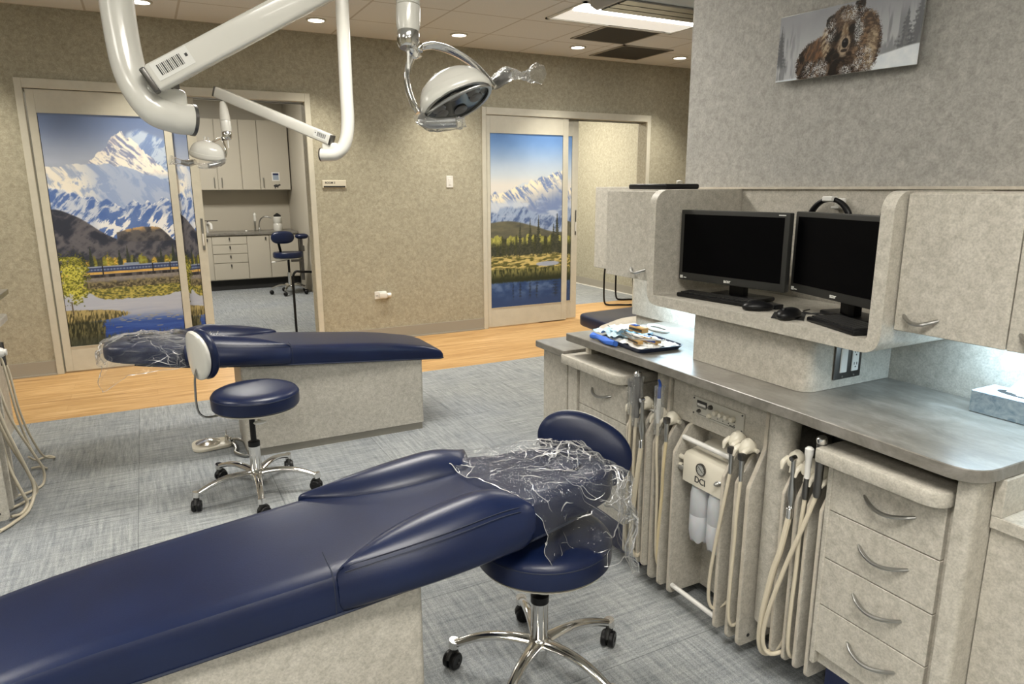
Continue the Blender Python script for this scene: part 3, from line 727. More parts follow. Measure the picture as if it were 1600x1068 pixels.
area('lamp', (3.57, 4.75, CEIL-.04), 1.1, .4, 26, NEUT, r)
# dark return grilles
for i, (x0, y0, s) in enumerate(((3.53, 5.03, 'nearer the glowing fixture'), (4.14, 5.64, 'nearer the rear wall'))):
    x1, y1 = x0+.59, y0+.59
    r = thing('return_air_grille', 'square dark return air grille in the ceiling, ' + s, 'vent', ((x0+x1)/2, (y0+y1)/2, CEIL-.01), 'ceiling return grilles')
    b = B()
    for a, c in (((x0,y0),(x1,y0+.02)),((x0,y1-.02),(x1,y1)),((x0,y0),(x0+.02,y1)),((x1-.02,y0),(x1,y1))): box(b, (*a, CEIL-.008), (*c, CEIL-.001))
    obj('frame', b, M['baseboard'], r)
    b = B(); box(b, (x0+.02,y0+.02,CEIL-.004), (x1-.02,y1-.02,CEIL-.001))
    for k in range(26): yy = y0+.03+k*.0211; box(b, (x0+.02,yy,CEIL-.007), (x1-.02,yy+.006,CEIL-.004))
    obj('grille', b, M['vent'], r)
# suspended linear fixture in front of the troffer
r = thing('suspended_fixture', 'pale linear fixture with slatted underside hung under the ceiling', 'ceiling light', (3.5, 3.99, 2.59))
b = B(); x0, x1 = 2.80, 4.30
pr = rpoly([(3.78,2.635),(3.84,2.60,.02),(4.14,2.60,.02),(4.21,2.64,.03),(4.21,2.70,.03),(4.10,2.728,.03),(3.90,2.728,.03),(3.78,2.70,.03)])
prism(b, pr, 'x', x0+.02, x1); obj('housing', b, M['white'], r)
b = B(); prism(b, [(y_+(-.006 if y_ < 3.99 else .006), z_+(-.006 if z_ < 2.66 else .006)) for y_, z_ in pr], 'x', x0, x0+.022, .004); obj('end_cap', b, plain('grey_cap', (.42,.42,.42), .4), r)
for k in range(3):
    b = B(); box(b, (x0+.03, 3.84+k*.10, 2.588), (x1, 3.925+k*.10, 2.597)); obj('slat', b, M['steel'], r)
b = B(); box(b, (x0+.022, 4.208, 2.65), (x1, 4.216, 2.69), .003, 1); obj('front_strip', b, M['cream'], r)
for xx in (2.95, 4.0):
    b = B(); cyl(b, (xx, 3.99, 2.727), (xx, 3.99, CEIL-.0005), .012); obj('hanger', b, M['steel'], r)
r = thing('ceiling_arm_mount', 'white curved ceiling arm at the partition edge', 'ceiling arm', (4.45, 4.55, 2.3))
b = B(); tube(b, [(4.42,4.62,CEIL-.001),(4.44,4.62,2.70),(4.50,4.58,2.62),(4.62,4.5,2.56),(4.9,4.4,2.55)], [.14,.11,.06,.04,.04], 18); obj('arm', b, M['white'], r)
b = B(); lathe(b, [(.15,-.001),(.15,-.03),(.11,-.05)], (4.42,4.62,CEIL)); obj('ceiling_plate', b, M['white'], r)

# ------------------------------------------------------------------ room beyond the left door
def knob(b, x, y, z): box(b, (x-.008, y-.022, z-.02), (x+.008, y, z+.02), .003, 1)
r = thing('base_cabinet', 'pale base cabinet run with stacked drawers, in the room beyond the left door', 'cabinet', (1.1, 10.97, 0))
b = B(); box(b, (.02, 10.69, .15), (1.985, 11.29, .785)); obj('body', b, M['lightwood'], r)
b = B(); box(b, (.02, 10.74, 0), (1.985, 11.29, .15)); obj('toe_kick', b, M['void'], r)
for z0, z1 in ((.66,.775),(.53,.652),(.40,.522),(.16,.392)):
    b = B(); box(b, (.80, 10.67, z0), (1.26, 10.69, z1), .002, 1); d = obj('drawer', b, M['lightwood'], r)
    b = B(); knob(b, 1.03, 10.67, z1-.035); obj('knob', b, M['darksteel'], d)
for x0, x1, kx in ((.30,.792,.74),(1.268,1.57,1.52),(1.578,1.98,1.63)):
    b = B(); box(b, (x0, 10.67, .16), (x1, 10.69, .775), .002, 1); d = obj('door', b, M['lightwood'], r)
    b = B(); knob(b, kx, 10.67, .73); obj('knob', b, M['darksteel'], d)
b = B(); box(b, (.02, 10.65, .786), (1.985, 11.292, .82), .004, 1)
tag(obj('worktop', b, M['counter']), 'grey laminate worktop in the room beyond the left door', 'worktop')
r = thing('wall_cabinet', 'pale wall cabinet with tall doors, in the room beyond the left door', 'cabinet', (1.1, 11.1, 1.41))
b = B(); box(b, (.02, 10.96, 1.415), (1.985, 11.29, 2.40)); obj('body', b, M['lightwood'], r)
for x0, x1, hx in ((.45,.975,.93),(.985,1.30,1.03),(1.31,1.55,1.35),(1.558,1.98,1.60)):
    b = B(); box(b, (x0, 10.94, 1.42), (x1, 10.96, 2.395), .002, 1); d = obj('door', b, M['lightwood'], r)
    if hx != 1.35:
        b = B(); box(b, (hx-.006, 10.92, 1.45), (hx+.006, 10.94, 1.59), .003, 1); obj('handle', b, M['steel'], d)
r = thing('photo_card', 'square photo card on the wall cabinet beyond the left door', 'picture', (1.80, 10.935, 1.54))
b = B(); box(b, (1.72, 10.935, 1.545), (1.83, 10.9395, 1.67)); obj('card', b, M['whiteplastic'], r)
b = B(); box(b, (1.735, 10.933, 1.56), (1.815, 10.9352, 1.60)); box(b, (1.735, 10.933, 1.60), (1.815, 10.9352, 1.628)); obj('printed_sky', b, plain('photo_blue', (.30,.36,.45), .4), r)
b = B(); box(b, (1.735, 10.9325, 1.628), (1.815, 10.935, 1.655)); obj('printed_band', b, M['navy_gloss'], r)
r = thing('animal_sticker', 'dark animal-shaped sticker on the wall cabinet below the photo card', 'sticker', (1.79, 10.935, 1.43))
b = B(); ellipsoid(b, (1.775, 10.9375, 1.475), .04, .0018, .02, n=16, m=8); box(b, (1.75,10.9365,1.435),(1.765,10.9392,1.475)); box(b,(1.79,10.9365,1.44),(1.80,10.9392,1.475)); ellipsoid(b,(1.82,10.9375,1.487),.018,.0018,.013,n=12,m=6); obj('silhouette', b, M['ink'], r)
r = thing('gooseneck_faucet', 'chrome gooseneck faucet on the worktop beyond the left door', 'faucet', (1.49, 10.95, .82))
b = B(); tube(b, [(1.49,10.95,.82),(1.49,10.95,.93),(1.52,10.93,1.0),(1.58,10.9,1.03),(1.66,10.88,1.01)], .009); obj('spout', b, M['steel'], r)
b = B(); lathe(b, [(.02,0),(.02,.03),(.012,.05)], (1.49,10.95,.82)); cyl(b,(1.43,10.95,.82),(1.43,10.95,1.09),.014); obj('base', b, M['steel'], r)
b = B(); lathe(b, [(.018,0),(.022,.03),(.018,.06),(.024,.09),(.01,.12)], (1.43,10.9,.97)); obj('tap', b, M['white'], r)
r = thing('pump_canister', 'white canister with a black pump lid on the worktop beyond the left door', 'canister', (1.76, 10.98, .82))
b = B(); lathe(b, [(.06,0),(.065,.02),(.065,.09),(.055,.105),(.062,.115),(.062,.19),(.05,.205)], (1.76,10.98,.82)); obj('canister_body', b, M['white'], r)
b = B(); lathe(b, [(.05,0),(.055,.02),(.03,.035),(.012,.05)], (1.76,10.98,1.025)); obj('lid', b, M['blackmatt'], r)
r = thing('faucet', 'short pale faucet with a dark lever at the worktop left end, beyond the left door', 'faucet', (.82, 10.85, .82))
b = B(); tube(b, [(.78,10.95,.82),(.78,10.92,.93),(.80,10.85,.955),(.82,10.8,.93),(.82,10.78,.87)], .018); obj('spout', b, M['whiteplastic'], r)
b = B(); box(b, (.74,10.88,.985), (.92,10.90,.995), .003, 1); cyl(b, (.785,10.91,.93), (.785,10.90,.99), .008); obj('lever', b, M['darksteel'], r)
b = B(); ellipsoid(b, (1.29,10.84,.832), .02, .02, .012); tag(obj('soap_bar', b, M['whiteplastic']), 'small white soap bar on the worktop beyond the left door', 'soap')
r = thing('iv_stand', 'thin black metal stand with a bent top, in the room beyond the left door', 'stand', (1.206, 6.90, 0))
b = B(); tube(b, [(1.206,6.90,.02),(1.206,6.90,.56),(1.21,6.90,.61),(1.24,6.90,.655),(1.30,6.90,.65),(1.48,6.92,.635)], .012); obj('pole', b, M['black'], r)
b = B(); box(b, (1.04,6.88,0), (1.40,6.92,.02), .004); box(b, (1.186,6.73,0), (1.226,7.07,.02), .004); obj('foot', b, M['black'], r)
r = thing('light_panel', 'ceiling light panel in the room beyond the left door', 'ceiling light', (.6, 9.0, CEIL-.02))
b = B(); box(b, (0,8.7,CEIL-.014), (1.2,9.3,CEIL-.002)); obj('diffuser', b, M['light'], r); area('lamp', (.6, 9.0, CEIL-.03), 1.1, .5, 50, NEUT, r)
r = thing('light_panel', 'ceiling light panel in the hallway beyond the right door', 'ceiling light', (4.3, 8.3, CEIL-.02))
b = B(); box(b, (3.7,8.0,CEIL-.014), (4.9,8.6,CEIL-.002)); obj('diffuser', b, M['light'], r); area('lamp', (4.3, 8.3, CEIL-.03), 1.1, .5, 85, WARM, r)
# hall chair with wire frame
r = thing('sled_base_chair', 'chair with a black wire sled base in the hallway beyond the right door', 'chair', (5.2, 7.2, 0))
b = B()
rx_, ry_ = .895, -.445
for (xa, ya) in ((4.95, 7.0), (5.33, 7.28)):
    q = lambda t, z: (xa+rx_*t, ya+ry_*t, z)
    tube(b, [q(.16,.50),q(.06,.50),q(.0,.47),q(-.01,.25),q(0,.05),q(.05,.012),q(.18,.012),q(.32,.012),q(.36,.05),q(.34,.5),q(.36,.62)], .011, 8, 5)
obj('sled_base', b, M['black'], r)
b = B(); obox(b, (5.14+rx_*.18, 7.14+ry_*.18, .52), (.805,.593,0), (.593,-.805,0), (0,0,1), .25, .17, .022, .018); obj('seat', b, M['navy'], r)
b = B(); obox(b, (5.14+rx_*.36, 7.14+ry_*.36, .76), (.805,.593,0), (.593,-.805,.1), (0,0,1), .24, .018, .14, .012); obj('backrest', b, M['navy'], r)
r = thing('navy_bench_seat', 'dark navy padded seat beyond the counter end', 'seat', (3.35, 4.35, 0))
b = B(); prism(b, rpoly([(2.90,4.0,.12),(2.95,4.55,.12),(3.9,4.62,.1),(3.9,3.9,.1)]), 'z', .38, .47, .02, 3); obj('seat', b, M['navy'], r)
for x, y in ((3.05,4.1),(3.1,4.45),(3.8,4.0),(3.8,4.5)):
    b = B(); cyl(b, (x,y,0), (x,y,.385), .018, n=12); obj('leg', b, M['steel'], r)

# ================================================================== COUNTER RUN ON THE RIGHT
FX = 1.50      # plane of the drawer fronts
b = B(); pts = rpoly([(1.458,.728,.075),(1.468,1.2),(1.470,1.8),(1.462,2.335,.012),(1.984,2.335),(1.984,.728)])
prism(b, pts, 'z', .840, .870, .002, 1)
tag(obj('countertop', b, M['counter']), 'long grey mottled countertop with a rounded corner, along the partition', 'countertop')
b = B(); prism(b, rpoly([(1.462,2.345),(1.462,2.585,.012),(1.984,2.585),(1.984,2.345)]), 'z', .765, .792, .002, 1)
tag(obj('countertop', b, M['counter']), 'short lower countertop stepping down at the far end of the long one', 'countertop')
def arch_handle(parent, x, yc, z, L=.13, out=.026, drop=.0, n='handle'):
    b = B(); P = []
    for k in range(9):
        t = k/8; P.append((x-out*math.sin(PI*t)**.8, yc-L/2+L*t, z-.014*math.sin(PI*t)+drop))
    tube(b, P, [.004,.0055,.006,.006,.006,.006,.006,.0055,.004], 10, 3, flat=.8)
    return obj(n, b, M['steel'], parent)
def drawer_cabinet(name, label, y0, y1, x, zs, ztop, hy, toe=True, side=.018):
    r = thing(name, label, 'cabinet', ((x+1.98)/2, (y0+y1)/2, 0))
    b = B(); box(b, (x+.016, y0, .17), (1.98, y1, ztop)); obj('body', b, M['laminate'], r)
    b = B(); box(b, (x+.075, y0, 0), (1.98, y1, .17)); obj('toe_kick', b, M['navy_gloss'], r)
    for z0, z1 in zs:
        b = B(); box(b, (x, y0+side, z0+.0015), (x+.016, y1-.004, z1-.0015), .0012, 1); d = obj('drawer', b, M['laminate'], r)
        arch_handle(d, x+.001, hy, (z0+z1)/2+.012)
    return r
def pull_tray(label, y0, y1, x0, x1, zt, rad, group):
    b = B(); prism(b, rpoly([(x0, y0, rad),(x0, y1, .012),(x1, y1),(x1, y0)]), 'z', zt-.037, zt, .004, 2)
    return tag(obj('pull_out_tray', b, M['edge'] if 0 else M['laminate']), label, 'tray', group)
zs = ((.209,.353),(.353,.490),(.490,.626),(.626,.757))
dc = drawer_cabinet('drawer_cabinet', 'mottled grey four-drawer cabinet under the near end of the countertop', .785, 1.105, FX, zs, .757, .935)
b = B(); box(b, (FX+.0165, .80, .17), (FX+.03, 1.10, .209)); obj('bottom_rail', b, M['laminate'], dc)
b = B(); box(b, (FX-.004, 1.090, .17), (FX+.05, 1.104, .757), .002, 1); obj('side_panel', b, M['laminate'], dc)
# rounded end post and end panel
b = B(); prism(b, rpoly([(FX-.008,.746,.036),(FX-.008,.785),(FX+.05,.785),(1.98,.785),(1.98,.746)], 10), 'z', .17, .8395)
ob = tag(obj('end_panel', b, M['laminate']), 'rounded vertical end panel holding up the near end of the countertop', 'panel')
pull_tray('pull-out tray with a rounded corner above the four near drawers', .793, 1.120, FX-.045, 1.92, .797, .05, 'pull-out trays')
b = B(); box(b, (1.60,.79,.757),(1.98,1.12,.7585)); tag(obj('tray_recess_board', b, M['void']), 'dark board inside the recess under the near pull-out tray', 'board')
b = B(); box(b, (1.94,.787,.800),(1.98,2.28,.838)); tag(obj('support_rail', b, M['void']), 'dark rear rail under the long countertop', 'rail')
# lower desk with open cubby toward the viewer
r = thing('open_desk_cabinet', 'open cubby cabinet at the picture right edge, beside the rounded end panel', 'cabinet', (1.75, .2, 0))
DX = 1.556
b = B(); box(b, (DX+.010, -.9, .17), (1.98, .7435, .722)); obj('body', b, M['laminate'], r)
b = B(); box(b, (DX+.07, -.9, 0), (1.98, .7435, .17)); obj('toe_kick', b, M['navy_gloss'], r)
b = B(); box(b, (DX, -.9, .723), (1.98, .7435, .753), .002, 1); obj('shelf', b, M['laminate'], r)
b = B(); box(b, (DX, .722, .753), (1.98, .7435, .8395), .001, 1); obj('side_panel', b, M['laminate'], r)
b = B(); box(b, (1.93, -.9, .753), (1.98, .722, .86)); obj('back_panel', b, M['laminate'], r)
# far drawer cabinet
zsl = ((.18,.31),(.31,.445),(.445,.585),(.585,.735))
dl = drawer_cabinet('drawer_cabinet', 'mottled grey four-drawer cabinet near the far end, behind the navy stool backrest', 1.945, 2.285, FX, zsl, .74, 2.125)
pull_tray('pull-out tray with a rounded corner above the far drawers', 1.955, 2.36, FX-.045, 1.92, .779, .05, 'pull-out trays')
b = B(); prism(b, rpoly([(FX-.008,2.288),(FX-.008,2.372,.03),(1.98,2.372),(1.98,2.288)], 8), 'z', .17, .735)
box(b, (FX+.06, 2.288, .735), (1.98, 2.33, .839))
tag(obj('end_panel', b, M['laminate']), 'narrow rounded end panel at the far end of the long countertop', 'panel')
r = thing('base_cabinet', 'plain mottled base cabinet under the lower far countertop', 'cabinet', (1.75, 2.48, 0))
b = B(); box(b, (FX, 2.378, .17), (1.98, 2.572, .764), .003, 1); obj('body', b, M['laminate'], r)
b = B(); box(b, (FX+.07, 2.378, 0), (1.98, 2.572, .17)); obj('toe_kick', b, M['navy_gloss'], r)
# back board of the bays
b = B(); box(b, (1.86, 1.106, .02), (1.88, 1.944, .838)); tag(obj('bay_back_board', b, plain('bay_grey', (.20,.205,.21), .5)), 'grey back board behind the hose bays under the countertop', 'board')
b = B(); box(b, (1.62, 1.13, .775), (1.64, 1.235, .838)); box(b, (1.645, 1.865, .775), (1.66, 1.944, .838))
tag(obj('bay_rail', b, plain('rail_grey', (.24,.25,.26), .45)), 'grey metal rails at the top of the hose bays', 'rail')
# round posts
for y, x, s in ((1.305, 1.565, 'between the near hose bay and the central delivery unit'), (1.862, 1.600, 'between the far hose bay and the central delivery unit')):
    b = B(); cyl(b, (x, y, .155), (x, y, .8395), .043 if y < 1.5 else .034, n=40)
    tag(obj('round_post', b, M['laminate']), 'round mottled post under the countertop, ' + s, 'post', 'round posts')

# ------------------------------------------------------------------ delivery unit
def divider_outline(x, zb, zs, zt, xb, run=.058, r0=.02):
    return rpoly([(x, zb, r0),(x, zs, .02),(x+run, zt, .03),(xb, zt),(xb, zb)], 6)
def divider(nm, y, x, zb, zs, zt, xb, parent, th=.012, run=.058, label=None):
    b = B(); t = B(); prism(t, divider_outline(x, zb, zs, zt, xb, run), 'y', y-th/2, y+th/2, .0015, 1); merge(b, t)
    me = obj(nm, b, M['laminate'], parent, label=label)
    # pale edge band following the outline
    e = B(); pts = divider_outline(x, zb, zs, zt, xb, run)[:-2]
    secs = []
    for (px, pz) in pts:
        secs.append((px-.0012, pz))
    for a, c in zip(secs, secs[1:]):
        v = [e.verts.new(p) for p in ((a[0], y-th/2+.001, a[1]), (c[0], y-th/2+.001, c[1]), (c[0], y+th/2-.001, c[1]), (a[0], y+th/2-.001, a[1]))]
        e.faces.new(v)
    bmesh.ops.remove_doubles(e, verts=e.verts, dist=1e-5)
    obj('edge_band', e, M['edge'], me); return me
cu = thing('delivery_cabinet', 'central dental delivery cabinet with control panel and hose dividers', 'cabinet', (1.7, 1.583, 0))
for y in (1.366, 1.80):
    th = .014
    o2 = [(FX, .045, .02), (FX, .575, .03), (1.558, .69, .03), (1.562, .822, .03), (1.85, .822), (1.85, .045)]
    b = B(); prism(b, rpoly(o2, 6), 'y', y-th/2, y+th/2, .0015, 1); sp = obj('side_panel', b, M['laminate'], cu)
    e = B(); pts = rpoly(o2, 6)[:-2]
    for a, c in zip(pts, pts[1:]):
        v = [e.verts.new(p) for p in ((a[0]-.0014, y-th/2+.001, a[1]), (c[0]-.0014, y-th/2+.001, c[1]), (c[0]-.0014, y+th/2-.001, c[1]), (a[0]-.0014, y+th/2-.001, a[1]))]
        e.faces.new(v)
    bmesh.ops.remove_doubles(e, verts=e.verts, dist=1e-5); obj('edge_band', e, M['edge'], sp)
divider('divider', 1.467, FX, .045, .575, .655, 1.66, cu); divider('divider', 1.412, FX, .045, .575, .655, 1.66, cu)
divider('divider', 1.695, FX, .045, .575, .665, 1.66, cu); divider('divider', 1.750, FX, .045, .575, .665, 1.66, cu)
b = B(); box(b, (1.570, 1.374, .664), (1.588, 1.792, .808), .002, 1)
tube(b, [(1.578, 1.374, .806), (1.578, 1.792, .806)], .013, 16, 0); cp = obj('control_board', b, M['laminate'], cu)
b = B(); box(b, (1.645, 1.374, .045), (1.66, 1.792, .664)); obj('back_board', b, M['laminate'], cu)
b = B(); box(b, (1.52, 1.374, .16), (1.645, 1.792, .172)); 
b.free()
# control plate
b = B(); box(b, (1.5655, 1.462, .703), (1.570, 1.688, .766), .001, 1); pl = obj('control_plate', b, plain('plate_cream', (.50,.485,.43), .4), cp)
b = B()
for yy in (1.468, 1.682):
    for zz in (.709, .760): cyl(b, (1.5655,yy,zz), (1.563,yy,zz), .003, n=10)
obj('corner_screw_set', b, M['darksteel'], pl)
b = B(); box(b, (1.5635, 1.622, .737), (1.566, 1.668, .757), .001, 1); obj('gauge_window', b, M['ink'], pl)
b = B(); box(b, (1.5625, 1.626, .740), (1.5637, 1.664, .748)); obj('gauge_scale', b, M['whiteplastic'], pl)
for i, yy in enumerate((1.575, 1.551, 1.527, 1.503)):
    b = B(); lathe(b, [(.0085,0),(.0085,.012),(.007,.016),(0,.016)], (1.5655, yy, .738), (-1,0,0), 20); obj('knob', b, M['cream'], pl)
for yy, zz, rr in ((1.655,.722,.006),(1.603,.748,.008),(1.607,.718,.0085)):
    b = B(); lathe(b, [(rr,0),(rr,.006),(rr*.6,.012),(0,.012)], (1.5655, yy, zz), (-1,0,0), 20); obj('toggle_knob', b, M['darksteel'] if zz != .718 else M['cream'], pl)
b = B()
for yy in (1.572, 1.548, 1.524, 1.500): cyl(b, (1.566,yy,.718), (1.5645,yy,.718), .0018, n=8)
box(b, (1.5645,1.497,.7285), (1.566,1.585,.7297)); box(b, (1.5645,1.625,.733), (1.566,1.668,.7345))
box(b, (1.5645,1.497,.7095), (1.566,1.66,.7103)); box(b, (1.5645,1.496,.7125), (1.566,1.520,.7145))
obj('printed_marks', b, M['ink'], pl)
# handle bars across the middle bay
for z, x in ((.625, 1.535), (.075, 1.515)):
    b = B(); tube(b, [(x, 1.474, z), (x, 1.690, z)], .0085, 16, 0); obj('handle_bar', b, M['whiteplastic'], cu)
b = B(); box(b, (1.60, 1.3585, .50), (1.70, 1.3595, .56)); nb = obj('notice_label', b, M['ink'], cu, label='black printed label')
b = B()
for k in range(4): box(b, (1.607+k*.014, 1.3575, .547), (1.616+k*.014, 1.3586, .554))
for k in range(3): box(b, (1.607, 1.3575, .532-k*.010), (1.611, 1.3586, .535-k*.010))
obj('label_print', b, M['label'], nb)
b = B(); cyl(b, (1.54, 1.3585, .075), (1.54, 1.3575, .075), .006, n=16); obj('screw_cap', b, M['ink'], cu)
# water unit
wu = thing('water_bottle_unit', 'cream pressure unit lettered DCI with a round gauge, inside the delivery cabinet', 'water unit', (1.56, 1.58, .45))
b = B(); prism(b, [(1.515,.485),(1.515,.572),(1.525,.585),(1.644,.612),(1.644,.485)], 'y', 1.482, 1.665, .003, 2); un = obj('housing', b, M['cream'], wu)
b = B(); lathe(b, [(.021,0),(.021,.006),(.0185,.007),(.0185,.004),(0,.004)], (1.515,1.577,.552), (-1,0,0), 28); fix(b); g = obj('gauge_ring', b, M['darksteel'], wu)
b = B(); lathe(b, [(.018,0),(.018,.0046),(0,.0046)], (1.515,1.577,.552), (-1,0,0), 28); fix(b); obj('gauge_face', b, plain('gauge_face', (.38,.38,.35), .4), g)
b = B(); obox(b, (1.5098,1.577,.552), (1,0,0), (0,.8,.6), (0,-.6,.8), .0004, .012, .0009)
for k in range(9):
    a = math.radians(-30+30*k); box(b, (1.5098,1.577+.014*math.cos(a)-.001,.552+.014*math.sin(a)-.001), (1.5102,1.577+.014*math.cos(a)+.001,.552+.014*math.sin(a)+.001))
obj('gauge_needle', b, M['ink'], g)
text('lettering', 'DCI', .030, mat_axes((1.5145, 1.607, .500), (0,-1,0), (0,0,1), (-1,0,0)), M['ink'], wu, .0005, .0004)
b = B(); cyl(b, (1.522,1.665,.560), (1.522,1.687,.560), .008, n=16); lathe(b, [(.009,0),(.009,.012),(.006,.018)], (1.522,1.672,.53), (0,1,0), 16); fix(b); obj('valve_knob', b, M['cream'], wu)
b = B(); lathe(b, [(.008,0),(.011,.004),(.008,.016),(.003,.02)], (1.522,1.666,.525), (-.5,1,0), 14); fix(b); obj('brass_fitting', b, M['steel'], wu)
b = B(); lathe(b, [(.009,0),(.006,.005),(.009,.010),(.004,.02)], (1.515,1.497,.535), (-1,0,0), 14); fix(b); obj('toggle', b, M['steel'], wu)
for y, nm in ((1.607, 1), (1.525, 2)):
    b = B(); R0 = .037
    prof = [(0,0),(.020,-.002),(.030,.004),(R0,.030),(R0,.09),(R0-.0012,.092),(R0,.095),(R0,.165),(.033,.190),(.018,.204),(.016,.22)]
    lathe(b, prof, (1.552, y, .285), n=40)
    for v in b.verts:                           # petal base
        if v.co.z < .312:
            a = math.atan2(v.co.y-y, v.co.x-1.552); v.co.z -= .010*(1+math.cos(a*5))*min(1, (.312-v.co.z)/.02+.2)*(.5 if math.hypot(v.co.y-y, v.co.x-1.552) > .01 else 0)
    fix(b); obj('bottle', b, M['bottle'], wu)

# ------------------------------------------------------------------ hose bays
def bay(label, ys, x, zb, zs, zt, yl, yr, dp=.13):
    r = thing('hose_bay', label, 'hose rack', (x+.1, sum(ys)/len(ys), 0))
    for y in ys: divider('divider', y, x, zb, zs, zt, x+dp, r, .010, .045)
    b = B(); box(b, (x+dp, yl, zb+.02), (x+dp+.01, yr, zt-.01)); obj('back_board', b, M['laminate'], r)
    b = B(); cyl(b, (x+.045, yl, zs+.075), (x+.045, yr, zs+.075), .006, n=12); obj('holder_bar', b, M['whiteplastic'], r)
    return r
bayN = bay('near hose bay with four upright dividers beside the four-drawer cabinet', (1.239,1.194,1.155,1.115), FX, .107, .612, .69, 1.108, 1.246, .15)
bayF = bay('far hose bay with four upright dividers beside the far drawers', (1.930,1.889,1.848,1.820), 1.480, .09, .600, .675, 1.815, 1.936, .075)
def holder(x, y, z, label, tilt=0):
    """cream beak-shaped handpiece holder opening towards -x"""
    r = thing('handpiece_holder', label, 'holder', (x, y, z), 'cream handpiece holders')
    b = B(); secs = []
    for t, w, h, dz in ((0,.006,.008,-.004),(.12,.015,.018,-.001),(.3,.021,.026,.003),(.55,.022,.028,.004),(.8,.018,.022,0),(1,.009,.012,-.006)):
        cx = x-.028+.062*t
        secs.append([(cx, y+w*math.cos(2*PI*k/16), z+dz+h*math.sin(2*PI*k/16)*(.75 if math.sin(2*PI*k/16) < 0 else 1)) for k in range(16)])
    loft(b, secs); fix(b); obj('shell', b, M['cream'], r)
    for s in (-1, 1):
        b = B(); tube(b, [(x-.012, y+s*.016, z+.006), (x-.032, y+s*.017, z-.004), (x-.040, y+s*.014, z-.022)], [.009,.008,.003], 10, 5); obj('prong', b, M['cream'], r)
    b = B(); cyl(b, (x+.012, y, z), (x+.012, y-.030, z-.002), .007, n=14); obj('pivot_knob', b, M['cream'], r)
    return r
def handpiece(kind, x, y, z, label, hose, tilt=(.0, 0), m='hose', rad=.0055, group=None):
    """instrument standing in its holder with the hose hanging in a loop"""
    r = thing('dental_handpiece', label, 'handpiece', (x, y, z), group)
    if kind == 'syringe':
        b = B(); tube(b, [(x,y,z-.075),(x,y,z-.03),(x-.001,y,z)], [.006,.0075,.0085], 12, 4); obj('grip', b, M['steel'], r)
        b = B(); box(b, (x-.011,y-.010,z-.01), (x+.008,y+.010,z+.012), .004, 2); obj('head', b, M['darksteel'], r)
        top = z-.07
    elif kind == 'turbine':
        b = B(); lathe(b, [(.004,-.10),(.0075,-.095),(.0085,-.08),(.012,-.06),(.010,-.035),(.0065,-.01),(.0062,.035),(.0075,.05)], (x,y,z), (-.05,0,1), 18); fix(b); obj('handle', b, M['steel'], r)
        b = B(); lathe(b, [(.009,0),(.009,.028),(.0075,.03)], (x,y,z-.125), n=18); fix(b); obj('coupling', b, M['chrome'], r)
        b = B(); cyl(b, (x+.004,y,z+.052), (x-.012,y,z+.050), .0075, n=16); obj('head', b, M['chrome'], r)
        top = z-.12
    elif kind == 'suction':
        b = B(); lathe(b, [(.0075,-.06),(.009,-.05),(.009,-.02),(.007,0)], (x,y,z), n=16); fix(b); obj('valve', b, M['darksteel'], r)
        b = B(); lathe(b, [(.0075,0),(.008,.045),(.009,.06),(.0115,.068),(.0115,.083),(.006,.088),(0,.088)], (x,y,z), n=16); fix(b); obj('tip', b, M['whiteplastic'], r)
        top = z-.05
    elif kind == 'hve':
        b = B(); lathe(b, [(.0085,-.09),(.011,-.08),(.0105,-.02),(.0115,0),(.0115,.045),(.013,.05),(.013,.062)], (x,y,z), n=18); fix(b); obj('valve', b, M['darksteel'], r)
        b = B(); lathe(b, [(.0135,0),(.0145,.006),(.0135,.014),(.008,.018),(.0,.014)], (x,y,z+.062), (-.15,0,1), 18); fix(b); obj('nozzle', b, M['chrome'], r)
        top = z-.08
    elif kind == 'tip_blue':
        b = B(); lathe(b, [(.006,-.07),(.008,-.06),(.008,0),(.006,.02)], (x,y,z), n=14); fix(b); obj('handle', b, M['whiteplastic'], r)
        b = B(); tube(b, [(x,y,z+.02),(x,y,z+.045),(x+.002,y,z+.07),(x-.004,y,z+.085)], [.006,.0065,.005,.004], 10, 3); obj('angle_tip', b, M['bluetip'], r)
        top = z-.06
    b = B(); tube(b, [(x, y, top)] + hose, rad, 10, 6); obj('hose', b, M[m], r)
    return r
def loop(x, y, zt, dx1, dy1, zb, yback, zend=.35, xback=None):
    xb = xback if xback else x+.075
    return [(x-.004+dx1*.3, y+dy1*.25, zt-.10), (x+dx1*.7, y+dy1*.6, zt*.5+.10), (x+dx1, y+dy1, zb+.13), (x+dx1+.006, y+dy1*1.1, zb+.03), (x+dx1+.03, y+dy1*.9, zb), (xb-.012, (y+dy1+yback)/2, zb+.04), (xb, yback, zb+.16), (xb, yback, zend)]
# near bay
holder(1.530, 1.230, .706, 'cream holder of the fat silver handpiece in the near hose bay')
holder(1.530, 1.183, .698, 'cream holder of the white-tipped suction in the near hose bay')
holder(1.530, 1.136, .690, 'cream holder of the chrome-nozzled suction in the near hose bay')
handpiece('turbine', 1.490, 1.205, .680, 'silver handpiece on a thick hose in the near hose bay', loop(1.490,1.205,.55,-.02,.046,.10,1.215), rad=.0085)
handpiece('suction', 1.490, 1.160, .690, 'white-tipped saliva suction in the near hose bay', loop(1.490,1.160,.64,.0,.012,.13,1.172), rad=.0055)
handpiece('hve', 1.490, 1.125, .740, 'tall suction with chrome nozzle beside the pull-out tray in the near hose bay', loop(1.490,1.125,.65,-.03,.100,.12,1.150,xback=1.59), rad=.006)
